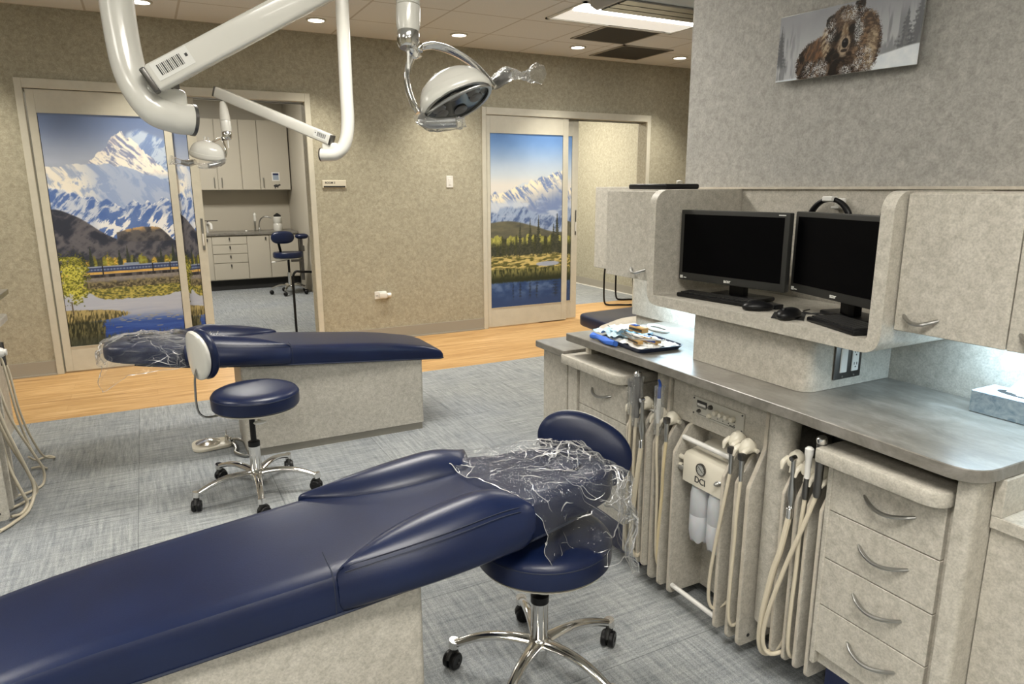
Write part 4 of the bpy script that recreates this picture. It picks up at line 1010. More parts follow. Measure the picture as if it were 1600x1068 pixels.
# central unit, near side
holder(1.532, 1.452, .690, 'cream holder left of the pair at the near side of the delivery cabinet')
holder(1.524, 1.402, .684, 'cream holder right of the pair at the near side of the delivery cabinet')
handpiece('syringe', 1.488, 1.428, .676, 'left hose of the pair at the near side of the delivery cabinet', loop(1.488,1.428,.60,-.01,.045,.115,1.435,xback=1.58))
handpiece('syringe', 1.482, 1.380, .672, 'right hose of the pair at the near side of the delivery cabinet', loop(1.482,1.380,.59,.0,.012,.10,1.388,xback=1.58))
# central unit, far side
holder(1.540, 1.812, .660, 'cream holder left of the pair at the far side of the delivery cabinet')
holder(1.535, 1.755, .664, 'cream holder right of the pair at the far side of the delivery cabinet')
handpiece('tip_blue', 1.495, 1.778, .722, 'handpiece with a blue angled tip in a clear sleeve', loop(1.495,1.778,.64,.005,-.01,.11,1.770,xback=1.58))
handpiece('syringe', 1.490, 1.726, .678, 'hose with yellowed tubing at the far side of the delivery cabinet', loop(1.49,1.726,.60,.01,.03,.10,1.722,xback=1.58), m='hoseold')
# far bay
holder(1.512, 1.915, .676, 'cream holder of the bagged handpiece in the far hose bay')
holder(1.512, 1.866, .690, 'cream holder of the silver handpiece in the far hose bay')
handpiece('turbine', 1.466, 1.828, .676, 'silver handpiece with a jointed collar in the far hose bay', loop(1.466,1.828,.55,-.015,.02,.12,1.838,xback=1.53), rad=.0085)
handpiece('hve', 1.468, 1.862, .742, 'tall bagged suction with chrome nozzle in the far hose bay', loop(1.468,1.862,.65,.0,.012,.11,1.868,xback=1.53))
handpiece('syringe', 1.472, 1.896, .765, 'bagged syringe standing leftmost in the far hose bay', loop(1.472,1.896,.68,.0,.014,.12,1.91,xback=1.53))
def sleeve(x, y, z0, z1, r0, r1, parent_label):
    random.seed(int(z1*1000)); b = B(); n = 22; secs = []
    for k in range(12):
        t = k/11; rr = r0+(r1-r0)*t
        secs.append([(x+(rr*(1+.28*math.sin(5*a+t*9)+.14*random.random()))*math.cos(a), y+(rr*(1+.28*math.cos(4*a+t*7)))*math.sin(a)*.9, z0+(z1-z0)*t+.002*random.random()) for a in [2*PI*j/n for j in range(n)]])
    loft(b, secs, caps=False); return tag(obj('clear_sleeve', b, M['sleeve']), parent_label, 'plastic sleeve')
sleeve(1.468, 1.862, .62, .80, .015, .019, 'clear crinkled sleeve around the tall bagged suction in the far hose bay')
sleeve(1.472, 1.896, .65, .785, .013, .017, 'clear crinkled sleeve around the leftmost bagged syringe')
sleeve(1.495, 1.778, .61, .785, .012, .016, 'clear sleeve around the blue-tipped handpiece')

# ------------------------------------------------------------------ column, cubby, wall cabinets
XB = 1.58
r = thing('monitor_cubby', 'open-topped mottled cubby with rounded edges holding the two monitors', 'shelf unit', (1.8, 1.5, 1.03))
y0, y1, z0, z1, t = 1.06, 1.975, 1.035, 1.437, .035
out = rpoly([(y0, z1), (y0, z0, .055), (y1, z0, .055), (y1, z1), (y1-t, z1), (y1-t, z0+t, .012), (y0+t, z0+t, .012), (y0+t, z1)], 8)
b = B(); prism(b, out, 'x', XB, 1.983, 0)
es = [e for e in b.edges if all(abs(v.co.x-XB) < 1e-5 and abs(v.co.z-z1) < 1e-5 for v in e.verts)]
bmesh.ops.bevel(b, geom=es, offset=.05, segments=7, profile=.5, affect='EDGES')
fix(b); obj('shelf_body', b, M['laminate'], r)
b = B(); prism(b, rpoly([(1.615,1.290,.05),(1.615,1.756,.003),(1.984,1.756),(1.984,1.290)], 10), 'z', .871, 1.034)
ped = tag(obj('pedestal', b, M['laminate']), 'mottled column between the countertop and the monitor cubby', 'column')
# outlet plate on the side of the pedestal
r = thing('outlet_plate', 'steel plate with white rocker switch and double socket under the cubby', 'outlet', (1.78, 1.288, .90))
b = B(); box(b, (1.722, 1.283, .897), (1.838, 1.2895, 1.012), .003, 2); obj('plate', b, M['darksteel'], r)
b = B(); box(b, (1.742, 1.2795, .917), (1.772, 1.2835, .990), .002, 1); obj('rocker_switch', b, M['whiteplastic'], r)
b = B(); box(b, (1.792, 1.2795, .917), (1.822, 1.2835, .990), .002, 1); so = obj('socket', b, M['whiteplastic'], r)
b = B()
for zz in (.936, .972):
    box(b, (1.800,1.279,zz), (1.8025,1.2798,zz+.008)); box(b, (1.811,1.279,zz), (1.8135,1.2798,zz+.008)); cyl(b, (1.807,1.2798,zz-.006), (1.807,1.279,zz-.006), .0025, n=10)
obj('socket_slots', b, M['ink'], so)
b = B()
for xx in (1.757, 1.807):
    for zz in (.905, 1.004): cyl(b, (xx,1.2832,zz), (xx,1.2815,zz), .003, n=12)
obj('screws', b, M['steel'], r)
def wall_cab(label, yb0, yb1, doors, z0, z1, x=1.62):
    r = thing('wall_cabinet', label, 'cabinet', ((x+1.98)/2, (yb0+yb1)/2, z0))
    b = B(); box(b, (x+.018, yb0, z0+.012), (1.984, yb1, z1)); obj('body', b, M['laminate'], r)
    for (a, c, hy) in doors:
        b = B(); box(b, (x, a+.0015, z0), (x+.017, c-.0015, z1-.004), .0015, 1); d = obj('door', b, M['laminate'], r)
        if hy: arch_handle(d, x+.001, hy, z0+.040, .085, .022)
    return r
wall_cab('mottled wall cabinet with a bow handle, right of the monitor cubby', .30, 1.058, ((.797,1.056,.99),(.54,.797,.73),(.30,.54,None)), 1.100, 1.434)
wall_cab('mottled wall cabinet left of the monitor cubby', 1.977, 2.290, ((1.977,2.290,2.08),), 1.108, 1.437)
b = B(); box(b, (1.998, 2.59, 1.05), (2.30, 2.925, 1.447), .002, 1)
tag(obj('wall_cabinet', b, M['laminate']), 'mottled cabinet end showing beyond the left wall cabinet', 'cabinet')
# strip lights under the wall cabinets
for y0, y1, z, s in ((.60, 1.03, 1.112, 'right'), (2.0, 2.27, 1.120, 'left')):
    r = thing('under_cabinet_light', 'cool white strip light under the %s wall cabinet' % s, 'light', (1.88, (y0+y1)/2, z-.03))
    b = B(); box(b, (1.85, y0, z-.020), (1.91, y1, z-.0005), .003, 1); obj('housing', b, M['whiteplastic'], r)
    b = B(); box(b, (1.856, y0+.01, z-.024), (1.904, y1-.01, z-.020)); obj('lens', b, M['lightcool'], r)
    area('lamp', (1.88, (y0+y1)/2, z-.028), .05, y1-y0-.03, UNDER_W*(y1-y0)/.5*(2.2 if s == 'left' else 1), COOL, r)
# rounded counter end beyond the wing
b = B(); prism(b, rpoly([(2.15,2.35),(2.15,2.60),(1.98,2.60,.02),(1.96,2.86,.16),(2.30,3.05,.25),(2.75,2.9,.2),(2.75,2.35)], 10), 'z', .715, .748, .004, 2)
ob = tag(obj('rounded_counter_end', b, M['edge']), 'pale rounded counter end on the far side of the low wing wall', 'countertop')
b = B(); prism(b, rpoly([(2.15,2.40),(2.15,2.8,.05),(2.6,2.8,.2),(2.6,2.40)], 8), 'z', 0, .7145)
tag(obj('counter_pedestal', b, M['laminate']), 'mottled support under the rounded counter end', 'cabinet')

# ================================================================== THINGS ON THE COUNTER AND IN THE CUBBY
SH = 1.0705      # cubby shelf surface
def monitor(label, L, R_, zb, zt, group='computer monitors in the cubby'):
    L = Vector((L[0], L[1], 0)); R_ = Vector((R_[0], R_[1], 0)); w = (R_-L).length; ax = (R_-L)/w
    n = Vector((ax.y, -ax.x, 0));                      # facing: towards -x
    if n.x > 0: n = -n
    c = (L+R_)/2; r = thing('monitor', label, 'monitor', (c.x-n.x*.09, c.y-n.y*.09, SH), group)
    zc = (zb+zt)/2; hh = (zt-zb)/2; up_ = Vector((0,0,1))
    def O(b, u, v, d, hu, hv, hd, bev=0): obox(b, Vector((c.x, c.y, zc))+ax*u+up_*v+n*d, ax, up_, n, hu, hv, hd, bev)
    b = B(); O(b, 0, 0, -.012, w/2, hh, .012, .004); O(b, 0, .0, -.035, w/2*.82, hh*.8, .014, .01); bd = obj('casing', b, M['bezel'], r)
    b = B(); O(b, 0, .006, .0006, w/2-.017, hh-.021, .0008); obj('screen', b, M['screen'], r)
    b = B(); O(b, 0, hh*.02, -.06, .018, hh*.6, .012); neck = b
    cc = Vector((c.x, c.y, SH))-n*.062
    obox(b, cc+up_*((zb-SH)/2), ax, up_, n, .03, (zb-SH)/2+.01, .014, .004); obj('neck', b, M['black'], r)
    b = B(); obox(b, Vector((c.x,c.y,SH+.0085))-n*.080, ax, n, up_, .10, .048, .0075, .006); obj('base', b, M['black'], r)
    text('brand_lettering', 'acer', .016, mat_axes(Vector((c.x,c.y,zb+.008))-ax*.016+n*.0006, ax, up_, n), M['label'], bd, .0003, .0004)
    b = B(); O(b, -w/2+.014, -hh+.011, .0006, .006, .005, .0006); O(b, -w/2+.030, -hh+.009, .0006, .006, .0015, .0006); O(b, w/2-.026, hh-.008, .0006, .012, .0015, .0006); obj('printed_badges', b, M['label'], bd)
    return r
monitor('left computer monitor turned slightly to the right, black screen', (1.680,1.922), (1.735,1.497), 1.124, 1.369)
monitor('right computer monitor partly hidden by the cubby side, black screen', (1.772,1.508), (1.662,1.107), 1.128, 1.373)
def keyboard(label, c, ang, w, d, rows=5, cols=14):
    ax = Vector((math.cos(ang), math.sin(ang), 0)); ay = Vector((-ax.y, ax.x, 0)); up_ = Vector((0,0,1))
    r = thing('keyboard', label, 'keyboard', (*c, SH))
    b = B(); obox(b, (*c, SH+.0075), ax, ay, up_, w/2, d/2, .007, .004); obj('case', b, M['black'], r)
    b = B()
    for i in range(cols):
        for j in range(rows):
            p = Vector((*c, SH+.016)) + ax*((i-(cols-1)/2)*(w-.02)/cols) + ay*((j-(rows-1)/2)*(d-.018)/rows)
            obox(b, p, ax, ay, up_, (w-.02)/cols*.43, (d-.018)/rows*.43, .0022)
    obj('keys', b, M['blackmatt'], r); return r
keyboard('black keyboard under the left monitor', (1.692,1.735), math.radians(97), .30, .075, 4, 16)
keyboard('black keyboard lying angled under the right monitor', (1.668,1.222), math.radians(72), .21, .105, 5, 13)
def mouse(label, c, ang, s=1):
    r = thing('computer_mouse', label, 'mouse', (*c, SH))
    rot = Matrix.Rotation(ang, 3, 'Z'); b = B()
    ellipsoid(b, (c[0], c[1], SH+.012*s), .055*s, .030*s, .021*s, rot, 24, 14)
    for v in b.verts: v.co.z = max(v.co.z, SH+.0005)
    obj('shell', b, M['black'], r)
    b = B(); o = rot @ Vector((.030*s, 0, 0)); cyl(b, Vector((c[0], c[1], SH+.028*s))+o-rot@Vector((0,.003,0)), Vector((c[0], c[1], SH+.028*s))+o+rot@Vector((0,.003,0)), .006*s, n=14); obj('wheel', b, M['blackmatt'], r); return r
mouse('small black mouse in front of the left keyboard', (1.668,1.535), math.radians(150), .9)
mouse('black mouse on a small dark pad left of the angled keyboard', (1.640,1.392), math.radians(195), 1.0)
b = B(); obox(b, (1.668,1.415,SH+.001), (.8,.6,0), (-.6,.8,0), (0,0,1), .055, .045, .0008); tag(obj('mouse_pad', b, M['blackmatt']), 'small dark pad under the right mouse', 'pad')
b = B(); obox(b, (1.735,1.535,SH+.008), (1,0,0), (0,1,0), (0,0,1), .018, .026, .0075, .003); tag(obj('cable_box', b, M['black']), 'small black box on the cubby shelf between the mice', 'box')
b = B(); tube(b, [(1.75,1.50,SH+.004),(1.72,1.46,SH+.012),(1.735,1.41,SH+.004),(1.76,1.36,SH+.01),(1.74,1.31,SH+.018),(1.77,1.29,SH+.004)], .0022, 8, 6)
tube(b, [(1.80,1.45,SH+.004),(1.76,1.44,SH+.003),(1.745,1.38,SH+.004),(1.77,1.33,SH+.003)], .002, 8, 6); tag(obj('usb_cables', b, M['black']), 'tangled thin black cables on the cubby shelf behind the right mouse', 'cable')
b = B(); tube(b, [(1.975,1.36,1.30),(1.965,1.36,1.37),(1.95,1.32,1.395),(1.94,1.27,1.398),(1.93,1.18,1.39),(1.94,1.12,1.36)], .0025, 8, 6); tag(obj('wall_cable', b, M['black']), 'thin black cable arching over the right monitor', 'cable')
r = thing('headphones', 'black headband hung on a wall hook behind the monitors', 'headphones', (1.945, 1.525, 1.25))
b = B(); P = [(1.945, 1.525+.078*math.cos(a), 1.325+.082*math.sin(a)) for a in [PI*(-.12+1.24*k/12) for k in range(13)]]
secs = tube(b, P, [.007,.009,.010,.010,.009,.008,.008,.008,.009,.010,.010,.009,.007], 12, 4); obj('headband', b, M['black'], r)
for s in (-1, 1):
    b = B(); lathe(b, [(.028,0),(.034,.006),(.034,.022),(.024,.03),(0,.03)], (1.945,1.525+s*.072,1.285), (0,-s,0), 24); fix(b); obj('ear_cup', b, M['black'], r)
b = B(); box(b, (1.930,1.508,1.400), (1.958,1.548,1.4165), .003, 1); obj('headband_label', b, M['label'], r)
r = thing('wall_hook', 'pale adhesive hook on the cubby back wall holding the headphones', 'hook', (1.975, 1.515, 1.38))
b = B(); box(b, (1.972,1.495,1.373), (1.984,1.533,1.41), .003, 1); box(b, (1.95,1.500,1.378), (1.973,1.528,1.386), .002, 1); obj('hook', b, M['whiteplastic'], r)
b = B(); box(b, (1.70,2.035,1.4385), (1.86,2.262,1.458), .006, 2); tag(obj('network_box', b, M['black']), 'flat black box lying on top of the left wall cabinet', 'box')
b = B(); lathe(b, [(.012,0),(.012,.01),(0,.014)], (1.80,2.08,1.4585), n=14); fix(b); tag(obj('small_stub', b, M['cream']), 'tiny pale knob on top of the flat black box', 'knob')
# tissue box
r = thing('tissue_box', 'pale blue printed tissue box on the countertop at the picture right edge', 'tissue box', (1.925, .87, .8702))
b = B(); box(b, (1.870,.755,.8705), (1.976,.985,.928), .0015, 1); obj('carton', b, M['tissuebox'], r)
b = B(); prism(b, [(1.925+.028*math.cos(a), .875+.075*math.sin(a)) for a in [2*PI*k/24 for k in range(24)]], 'z', .9282, .929); obj('slot', b, M['void'], r)
b = B(); secs = []
for k in range(9):
    t = k/8; w = .055*(1-t)**.8+.004
    secs.append([(1.925+(.012+.010*math.sin(3*a+t*4))*math.cos(a)+.02*t, .865+w*math.sin(a)*(1+.2*math.sin(5*a)), .925+.078*t+.006*math.sin(4*a)*t) for a in [2*PI*j/26 for j in range(26)]])
loft(b, secs); fix(b); obj('tissue', b, M['gauze'], r)
# instrument tray
TC = Vector((1.600, 2.020, .8702)); ta = math.radians(-4)
tx = Vector((math.cos(ta), math.sin(ta), 0)); ty = Vector((-tx.y, tx.x, 0))
def TP(u, v, z=0): return TC + tx*u + ty*v + Vector((0,0,z))
r = thing('instrument_tray', 'navy plastic tray on the countertop near its far end', 'tray', tuple(TC))
b = B(); hu, hv = .098, .140
o_ = rpoly([(-hu,-hv,.03),(hu,-hv,.03),(hu,hv,.03),(-hu,hv,.03)], 6)
rings = []
for sc, z in ((.90,.001),(.99,.016),(1.0,.018),(.97,.018),(.88,.004)):
    rings.append([tuple(TP(u*sc, v*sc, z)) for u, v in o_])
loft(b, rings, caps=True); fix(b); obj('tray_body', b, M['traynavy'], r)
def sheet(name, pts, z, m, label, cat, amp=.004, seed=1, nx=14, ny=10, flat=True):
    """crumpled sheet over the quad pts (tray uv)"""
    b = B(); q = [Vector((*p, 0)) for p in pts]; V_ = []
    for i in range(nx+1):
        row = []
        for j in range(ny+1):
            s, t = i/nx, j/ny; p = (q[0]*(1-s)+q[1]*s)*(1-t) + (q[3]*(1-s)+q[2]*s)*t
            h = mnoise.noise(Vector((p.x*38, p.y*38, seed*3.1)))*amp*2 + mnoise.noise(Vector((p.x*110, p.y*110, seed)))*amp*.6
            row.append(b.verts.new(TP(p.x+.004*mnoise.noise(Vector((s*4,t*4,seed))), p.y, z+amp+max(h, -amp*.9))))
        V_.append(row)
    for i in range(nx):
        for j in range(ny): b.faces.new((V_[i][j], V_[i+1][j], V_[i+1][j+1], V_[i][j+1]))
    fix(b); return tag(obj(name, b, m, smooth=not flat), label, cat)
sheet('paper_liner', [(-.088,-.120),(.080,-.125),(.085,.130),(-.088,.128)], .010, M['gauze'], 'white crumpled paper liner inside the navy tray', 'paper', .006, 2, 20, 26)
sheet('blue_paper_bib', [(-.10,.035),(.06,.005),(.115,.165),(-.105,.178)], .026, M['paperblue'], 'pale blue folded paper bib over the left part of the tray', 'paper', .008, 5, 20, 18)
sheet('gauze_pad', [(-.075,.050),(.02,.035),(.045,.125),(-.07,.135)], .040, M['gauze'], 'white gauze heap on the blue bib', 'gauze', .010, 9, 14, 14)
b = B(); random.seed(3); secs = []
for k in range(14):
    t = k/13; secs.append([tuple(TP(-.113+.012*math.cos(a)+.004*math.sin(7*t), .168-.165*t, .012+(.012+.003*math.sin(9*t+a*2))*math.sin(a)+.001)) for a in [2*PI*j/10 for j in range(10)]])
loft(b, secs); fix(b)
for v in b.verts: v.co.z = max(v.co.z, .8712)
tag(obj('rolled_blue_wrap', b, M['bluewrap']), 'bright blue crumpled wrap rolled along the tray front edge', 'wrap')
def packet(label, u, v, z, ang, cols, L=.085, W=.026, Hh=.012):
    p = TP(u, v, z); a = math.radians(ang); ax = tx*math.cos(a)+ty*math.sin(a); ay = Vector((0,0,1)).cross(ax); up_ = Vector((0,0,1))
    r = thing('instrument_packet', label, 'packet', tuple(p))
    b = B(); obox(b, p+up_*Hh/2, ax, ay, up_, L/2, W/2, Hh/2, .002); obj('wrapper', b, M[cols[0]], r)
    b = B(); obox(b, p+up_*(Hh*.5)-ay*.0005, ax, ay, up_, L/2*.92, W/2+.0006, Hh*.22); obj('dark_band', b, M[cols[1]], r)
    b = B(); obox(b, p+up_*(Hh+.0012)-ax*L*.25, ax, ay, up_, L*.2, W/2*.7, .0012, .0005); obj('top_label', b, M[cols[2]], r)
packet('brown and black instrument packet standing on the gauze', .000,.020, .046, -84, ('ochre','ink','bluetip'), .080, .030, .020)
packet('brown instrument packet lying at the tray front', -.055,-.045, .022, -95, ('ochre','ink','lightwood'), .078, .022, .012)
packet('blue and brown instrument packet at the tray right side', -.005,-.065, .024, -80, ('ochre','bluetip','bluewrap'), .085, .028, .016)
for k, (u, v, a) in enumerate(((-.035,.0,-88),(-.022,-.02,-78),(-.065,-.01,-98),(-.030,-.09,-40))):
    p = TP(u, v, .040); aa = math.radians(a); ax = tx*math.cos(aa)+ty*math.sin(aa)
    r = thing('hand_instrument', ['striped white instrument lying across the tray middle','thin metal instrument lying behind the striped one','thin metal instrument at the tray front edge','short metal instrument at the tray right end'][k], 'instrument', tuple(p))
    b = B(); tube(b, [p-ax*.06, p-ax*.03, p+ax*.02, p+ax*.055, p+ax*.062+Vector((0,0,.006))], [.003,.0042,.004,.0018,.001], 10, 4); obj('shaft', b, M['whiteplastic'] if k == 0 else M['steel'], r)
    if k == 0:
        b = B()
        for j in range(7): cyl(b, p-ax*(.055-.009*j), p-ax*(.052-.009*j), .0045, n=10)
        obj('grip_rings', b, M['ink'], r)
r = thing('mouth_mirror_loop', 'white plastic loop lying behind the tray', 'loop', (1.80, 2.20, .8702))
b = B(); P = [(1.832+.030*math.cos(a)+.012*math.sin(a), 2.205+.070*math.sin(a), .8765) for a in [2*PI*k/20 for k in range(21)]]
tube(b, P, .006, 10, 3, cap=False); obj('loop', b, M['whiteplastic'], r)
b = B(); tube(b, [(1.80,2.25,.8765),(1.765,2.262,.879),(1.72,2.24,.885)], .006, 10, 4); obj('stem', b, M['whiteplastic'], r)

# ------------------------------------------------------------------ bear picture
r = thing('bear_picture', 'frameless wide photo print of a snow-dusted brown bear, hung slightly tilted', 'picture', (1.985, 1.55, 1.78))
ta_ = math.radians(1.5)
ux = Vector((0, -math.cos(ta_), -math.sin(ta_))); vx = Vector((0, math.sin(ta_)*1, -math.cos(ta_)))
O_ = Vector((1.968, 1.803, 2.000))
b = B(); c0 = O_+ux*.2525+vx*.103+Vector((.003,0,0)); obox(b, c0, ux, vx, (1,0,0), .2525, .103, .0025, .001); obj('panel', b, M['steel'], r)
b = B(); obox(b, c0+Vector((.012,0,0)), ux, vx, (1,0,0), .20, .06, .010); obj('wall_mount', b, M['void'], r)
painted('printed_photo', bear_paint, O_+Vector((-.0006,0,0))+ux*.001+vx*.001, ux, vx, .503, .204, 480, 200, paint_mat('photo_print', .25), r)

# ================================================================== STOOLS
def make_stool(label, base, seat_c, seat_top, arm_dir, back_c, back_n, back_w, back_h, back_roll, caster_ang, lever_dir, rB=.265, front='navy', shell='white', detail=True, group='dental stools'):
    bx, by = base; r = thing('dental_stool', label, 'stool', (bx, by, 0), group)
    th = .088; zt = seat_top; cx, cy = seat_c; R0 = .200
    b = B(); lathe(b, [(0,-th),(R0-.014,-th),(R0-.002,-th+.010),(R0,-th+.03),(R0,-.030),(R0-.003,-.020),(R0-.010,-.010),(R0-.03,-.001),(R0-.07,.004),(0,.006)], (cx,cy,zt), n=64); fix(b); st = obj('seat', b, M[front], r)
    b = B(); tube(b, [(cx+(R0-.001)*math.cos(a), cy+(R0-.001)*math.sin(a), zt-.026) for a in [2*PI*k/48 for k in range(49)]], .0018, 6, 0, cap=False); obj('seam', b, M['seam'], st)
    b = B(); lathe(b, [(0,-.012),(R0-.03,-.012),(R0-.012,-.004),(R0-.010,0),(0,0)], (cx,cy,zt-th), n=48); fix(b); obj('seat_pan', b, M['cream'], r)
    zb = zt-th-.012
    b = B(); box(b, (bx-.05,by-.06,zb-.02), (bx+.05,by+.06,zb), .006); obj('mechanism', b, M['darksteel'], r)
    b = B(); cyl(b, (bx,by,.24), (bx,by,zb-.01), .0135, n=20); obj('gas_lift', b, M['black'], r)
    b = B(); lathe(b, [(.0275,0),(.0275,.022),(.020,.026),(0,.026)], (bx,by,.243), n=28); fix(b); obj('collar', b, M['black'], r)
    b = B(); lathe(b, [(.0,.055),(.020,.055),(.026,.075),(.026,.245),(0,.245)], (bx,by,0), n=28); fix(b); obj('column', b, M['chrome'], r)
    b = B(); lathe(b, [(0,.088),(.034,.088),(.040,.100),(.036,.118),(.026,.128),(0,.128)], (bx,by,0), n=28); fix(b); obj('hub', b, M['chrome'], r)
    for k in range(5):
        a = caster_ang + 2*PI*k/5; d = Vector((math.cos(a), math.sin(a), 0)); o = Vector((bx,by,0)); zu = Vector((0,0,1)); sd = zu.cross(d)
        b = B(); secs = []
        for t in [i/14 for i in range(15)]:
            rad = .015+t*(rB-.015); z = .108+.012*math.sin(PI*min(1,t*1.05))-.030*t**3; w = .019*(1-.25*t)+.004*(1-t)**3; h = .013
            if t > .93: h *= .9
            secs.append([o+d*rad+sd*(w*math.cos(q))+zu*(z+h*math.sin(q)) for q in [2*PI*i/14 for i in range(14)]])
        loft(b, secs); tube(b, [o+d*(rB-.004)+zu*.090, o+d*(rB+.002)+zu*.066], [.018,.016], 14, 0); fix(b); lg = obj('leg', b, M['chrome'], r)
        p = o+d*(rB+.0); ca = a+1.1+.9*k; f = Vector((math.cos(ca), math.sin(ca), 0)); g = zu.cross(f)
        b = B(); w = p+f*.008+zu*.027
        for s in (-1, 1):
            lathe(b, [(0,.004),(.024,.004),(.0268,.007),(.0268,.017),(.023,.021),(.010,.021),(.009,.019),(0,.019)], w, g*s, 24)
        fix(b); cs = obj('caster', b, M['black'], r)
        b = B(); tube(b, [p+zu*.068, p+zu*.056, w+zu*.014], [.011,.013,.006], 12, 2)
        pts = [w+f*.024*math.cos(q)+zu*(.030*math.sin(q)) for q in [PI*.12+PI*.76*i/8 for i in range(9)]]
        tube(b, pts, .0075, 8, 0); obj('caster_hood', b, M['blackmatt'], cs)
    # lever with paddle
    l0 = Vector((bx, by, zb-.008)); ld = Vector((math.cos(lever_dir), math.sin(lever_dir), 0))
    b = B(); tube(b, [l0+ld*.01, l0+ld*.05+Vector((0,0,-.006)), l0+ld*.075+Vector((0,0,-.028))], [.010,.008,.006], 12, 4); obj('lever_arm', b, M['cream'], r)
    b = B(); ellipsoid(b, l0+ld*.078+Vector((0,0,-.034)), .030, .020, .009, Matrix.Rotation(lever_dir+1.4, 3, 'Z')); obj('lever_paddle', b, M['whiteplastic'], r)
    # backrest arm
    bc = Vector(back_c); n = Vector(back_n).normalized(); ad = Vector((math.cos(arm_dir), math.sin(arm_dir), 0))
    foot = bc - n*.035
    P = [Vector((bx,by,zb-.012))+ad*.05, Vector((cx,cy,zb-.016))+ad*.16, Vector((foot.x,foot.y,zb-.012))-ad*.03, Vector((foot.x,foot.y,zb+.03)), Vector((foot.x,foot.y,(zb+bc.z)/2)), foot+Vector((0,0,-back_h*.75))+n*.006, foot+Vector((0,0,-back_h*.45))+n*.02]
    b = B(); tube(b, P, .0085, 12, 6, flat=.6); obj('back_support', b, M['steel'], r)
    b = B(); lathe(b, [(.028,0),(.03,-.012),(.018,-.022)], Vector((cx,cy,zb+.0))+ad*.12, n=18); fix(b); obj('support_knob', b, M['cream'], r)
    # cushion
    u = Vector((0,0,1)).cross(n).normalized(); v = n.cross(u)
    cr, sr = math.cos(back_roll), math.sin(back_roll); u, v = u*cr+v*sr, v*cr-u*sr
    def pad(rx, ry, t0, t1, dx):
        bb = B(); secs = []
        for i, (k, d) in enumerate(((.0,t0),(.5,t0),(.82,t0),(.95,t0+(t1-t0)*.12),(1.0,t0+(t1-t0)*.35),(1.0,t0+(t1-t0)*.65),(.95,t0+(t1-t0)*.88),(.82,t1+.004),(.5,t1+.016),(0,t1+.020))):
            k = max(k, .002); ring = []
            for q in [2*PI*j/48 for j in range(48)]:
                ex, ey = math.cos(q), math.sin(q); wy = 1+.10*ex
                X = rx*math.copysign(abs(ex)**.86, ex)*k; Y = ry*math.copysign(abs(ey)**.9, ey)*k*wy
                cv = -.55*X*X + dx
                ring.append(bc + u*X + v*Y + n*(d - cv*0 + .9*X*X))
            secs.append(ring)
        loft(bb, secs); fix(bb); return bb
    sh = obj('backrest_shell', pad(back_w*.97, back_h*.97, -.026, .002, 0), M[shell], r)
    obj('backrest_cushion', pad(back_w, back_h, .0, .040, 0), M[front], r)
    return r
make_stool('navy dental stool behind the near bench headrest, its backrest facing the camera', (.925,1.600), (.940,1.605), .470, math.radians(38), (1.205,1.795,.618), (-.60,-.80,.14), .160, .104, math.radians(-27), math.radians(146), math.radians(250))
make_stool('navy dental stool beside the far bench, white back shell turned to the left', (.350,3.350), (.378,3.372), .520, math.radians(172), (.155,3.40,.700), (.93,.36,.06), .105, .118, math.radians(0), math.radians(194), math.radians(-70), rB=.285)

# third stool in the far room (assistant stool with arm)
r = thing('assistant_stool', 'distant navy stool with foot ring and side arm pad beyond the left door', 'stool', (1.70, 9.95, 0))
sx, sy = 1.70, 9.95
b = B(); lathe(b, [(0,0),(.185,0),(.2,.015),(.2,.06),(.19,.075),(0,.08)], (sx,sy,.505), n=36); fix(b); obj('seat', b, M['navy'], r)
b = B(); lathe(b, [(0,0),(.17,0),(.185,.012),(0,.012)], (sx,sy,.492), n=32); fix(b); obj('seat_pan', b, M['cream'], r)
b = B(); cyl(b, (sx,sy,.28), (sx,sy,.495), .016); obj('gas_lift', b, M['black'], r)
b = B(); cyl(b, (sx,sy,.06), (sx,sy,.30), .026); obj('column', b, M['chrome'], r)
for k in range(5):
    a = .5+2*PI*k/5; e = (sx+.25*math.cos(a), sy+.25*math.sin(a))
    b = B(); tube(b, [(sx,sy,.11),(sx+.13*math.cos(a),sy+.13*math.sin(a),.125),(e[0],e[1],.085)], [.022,.02,.016], 10, 4, flat=.7); obj('leg', b, M['chrome'], r)
    b = B(); ellipsoid(b, (e[0],e[1],.033), .03, .03, .032, n=14, m=8); obj('caster', b, M['black'], r)
b = B(); tube(b, [(sx-.08,sy+.02,.49),(sx-.09,sy+.05,.60),(sx-.12,sy-.02,.72)], .018, 10, 4); obj('back_support', b, M['black'], r)
b = B(); ellipsoid(b, (1.635,9.90,.785), .155, .045, .085, n=28, m=14, p=.6); obj('backrest_cushion', b, M['navy'], r)
b = B(); ellipsoid(b, (1.900,9.95,.79), .092, .075, .038, n=24, m=10, p=.7); obj('arm_pad', b, M['navy'], r)
b = B(); cyl(b, (1.89,9.97,.18), (1.89,9.97,.77), .022); box(b, (1.74,9.95,.44), (1.90,9.99,.47)); box(b, (1.88,9.95,.58), (1.93,9.99,.66), .005); obj('arm_post', b, M['darksteel'], r)
b = B(); tube(b, [(sx,sy,.475),(sx-.12,sy-.08,.47),(sx-.19,sy-.1,.462)], .006, 8, 4); obj('lever_arm', b, M['steel'], r)
b = B(); ellipsoid(b, (sx-.215,sy-.11,.46), .032, .02, .012); obj('lever_paddle', b, M['whiteplastic'], r)

